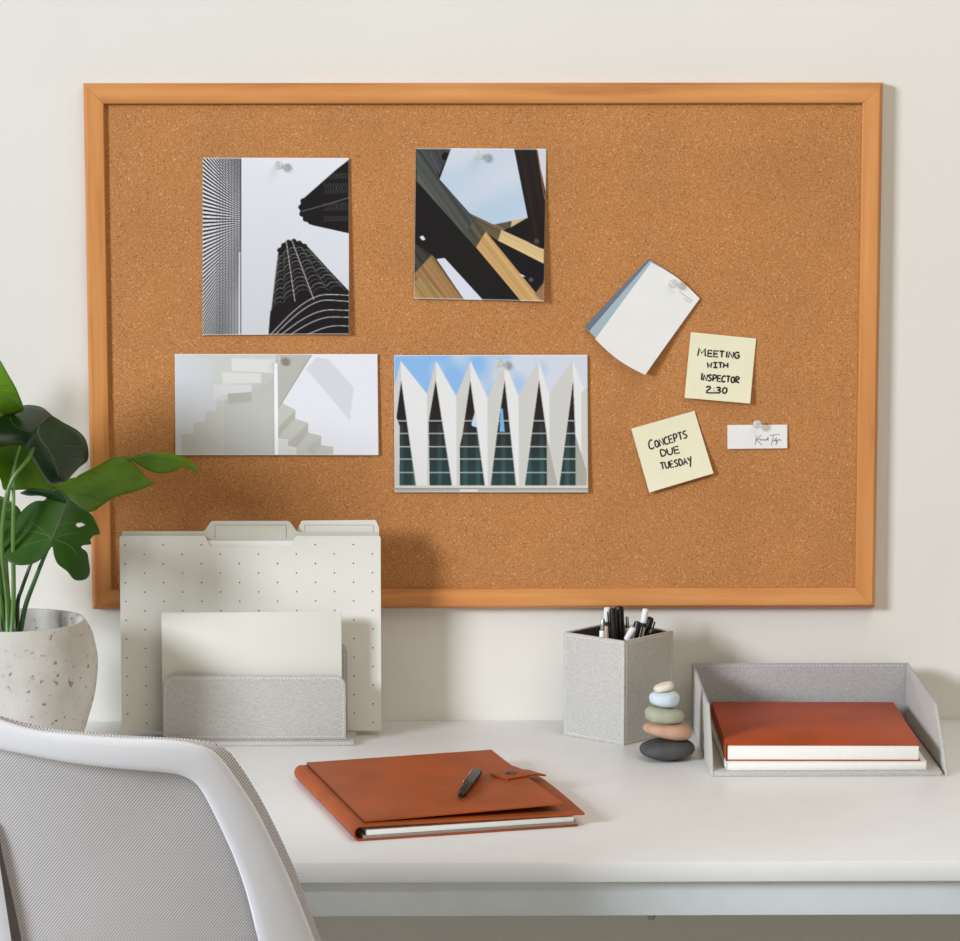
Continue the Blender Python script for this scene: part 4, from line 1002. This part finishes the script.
for t_, dy in sec:
    row = []
    for o, i in zip(Oc, Ic):
        p = o+(i-o)*t_; x = p[0]+XC; row.append(b.verts.new((x, surf(x, p[1], dy), p[1])))
    rows.append(row)
for a in range(len(rows)):
    A, B = rows[a], rows[(a+1)%len(rows)]
    for i in range(n): b.faces.new((A[i], A[(i+1)%n], B[(i+1)%n], B[i]))
recalc(b); obj('back_frame', b, M['chairw'], ch, auto=60)
# mesh: curved sheet on the desk side of the frame with a rolled edge
b = bmesh.new(); cen = np.array((0, .70)); rings = 16; R = []
for r in range(rings+1):
    t_ = r/rings; row = []
    for o in Mc_:
        p = cen+(o-cen)*(.04+.96*t_); x = p[0]+XC; row.append(b.verts.new((x, surf(x, p[1], .0125+.012*(1-t_**2)), p[1])))
    R.append(row)
for dy, s_ in ((.0145,1.0),(.018,1.0),(.0205,.997),(.020,.985)):
    row = []
    for o in Mc_:
        p = cen+(o-cen)*s_; x = p[0]+XC; row.append(b.verts.new((x, surf(x, p[1], dy), p[1])))
    R.append(row)
b.faces.new(R[0])
for A, B in zip(R, R[1:]):
    for i in range(n): b.faces.new((A[i], A[(i+1)%n], B[(i+1)%n], B[i]))
recalc(b); mo = obj('mesh_back', b, M['mesh'], ch, auto=0)
# spine bracket behind the mesh
sp_t = [(.0, .872), (.022, .869), (.036, .856), (hit(0,845).x-XC, hit(0,845).z), (hit(15,934).x-XC, hit(15,934).z), (.061, .66), (.066, .58), (.066, .44)]
pts = [(x, z_) for x, z_ in sp_t]+[(-x, z_) for x, z_ in sp_t[::-1][:-1]]
def bracket(pts, d0, d1, m, nm):
    b = bmesh.new(); A = [b.verts.new((XC+x, surf(XC+x, z_, d0), z_)) for x, z_ in pts]; B = [b.verts.new((XC+x*.75, surf(XC+x, z_, d1), z_)) for x, z_ in pts]; k = len(pts)
    b.faces.new(A); b.faces.new(B[::-1])
    for i in range(k): b.faces.new((A[i], B[i], B[(i+1)%k], A[(i+1)%k]))
    recalc(b); return obj(nm, b, m, ch, auto=40)
bracket(pts, .024, .014, M['chairg'], 'spine_bracket')
bracket([(x*.87, z_-.004 if k == 0 else z_) for k, (x, z_) in enumerate(pts)], .0138, .009, M['chairw'], 'spine_cover')
# seat and base (mostly below the picture)
SY = -.665
seat = box(XC-.245, XC+.245, SY-.22, SY+.23, .435, .50, .028, seg=5); obj('seat', seat, M['seat'], ch)
obj('seat_shell', box(XC-.225, XC+.225, SY-.20, SY+.21, .415, .434, .008), M['chairw'], ch)
arm = tube([(XC, -.945, .47), (XC, -.93, .425), (XC, -.88, .405), (XC, -.72, .404)], .017, 10); obj('back_support', arm, M['chairg'], ch)
obj('gas_column', lathe([(0,.10),(.025,.10),(.025,.26),(.016,.262),(.016,.40),(.05,.403),(.05,.414),(0,.414)], 24, Matrix.Translation((XC, SY, 0))), M['chairg'], ch)
for k in range(5):
    a = 2*PI*k/5+.5; d = Vector((math.cos(a), math.sin(a), 0)); c0 = Vector((XC, SY, 0))
    obj('base_arm', tube([c0+d*.028+Vector((0,0,.125)), c0+d*.15+Vector((0,0,.11)), c0+d*.29+Vector((0,0,.085))], [.022,.018,.013], 8), M['chairw'], ch)
    w0 = c0+d*.285; tq = Vector((-d.y, d.x, 0))
    obj('caster', tube([w0-tq*.022+Vector((0,0,.03)), w0+tq*.022+Vector((0,0,.03))], .0295, 20), M['black'], ch)

# ------------------------------------------------------------------ light
def area(name, loc, target, size, power, col):
    l = bpy.data.lights.new(name, 'AREA'); l.shape = 'SQUARE'; l.size = size; l.energy = power; l.color = col
    o = bpy.data.objects.new(name, l); C.objects.link(o); o.location = loc
    o.rotation_euler = (Vector(target)-Vector(loc)).to_track_quat('-Z', 'Y').to_euler(); return o
area('key_softbox', (-4.95, -4.5, 2.95), (0, 0, 1.05), 1.5, 520, (.84, .905, 1))
area('overhead_fill', (.8, -1.5, 2.75), (.3, -.4, .74), 1.8, 25, (1, .94, .85))  # soft overhead fill, added to brighten the desk top
area('front_fill', (1.0, -4.6, 1.3), (.1, 0, .9), 2.6, 31, (1, .92, .78))  # weak fill added behind the camera to lift chair and apron
w = bpy.data.worlds.new('room_light'); SC.world = w; w.use_nodes = True
bg = w.node_tree.nodes['Background']; bg.inputs[0].default_value = (1, .92, .79, 1); bg.inputs[1].default_value = .055
SC.view_settings.view_transform = 'Standard'; SC.view_settings.look = 'None'; SC.view_settings.gamma = 1; SC.view_settings.use_curve_mapping = False
SC.view_settings.exposure = -.2
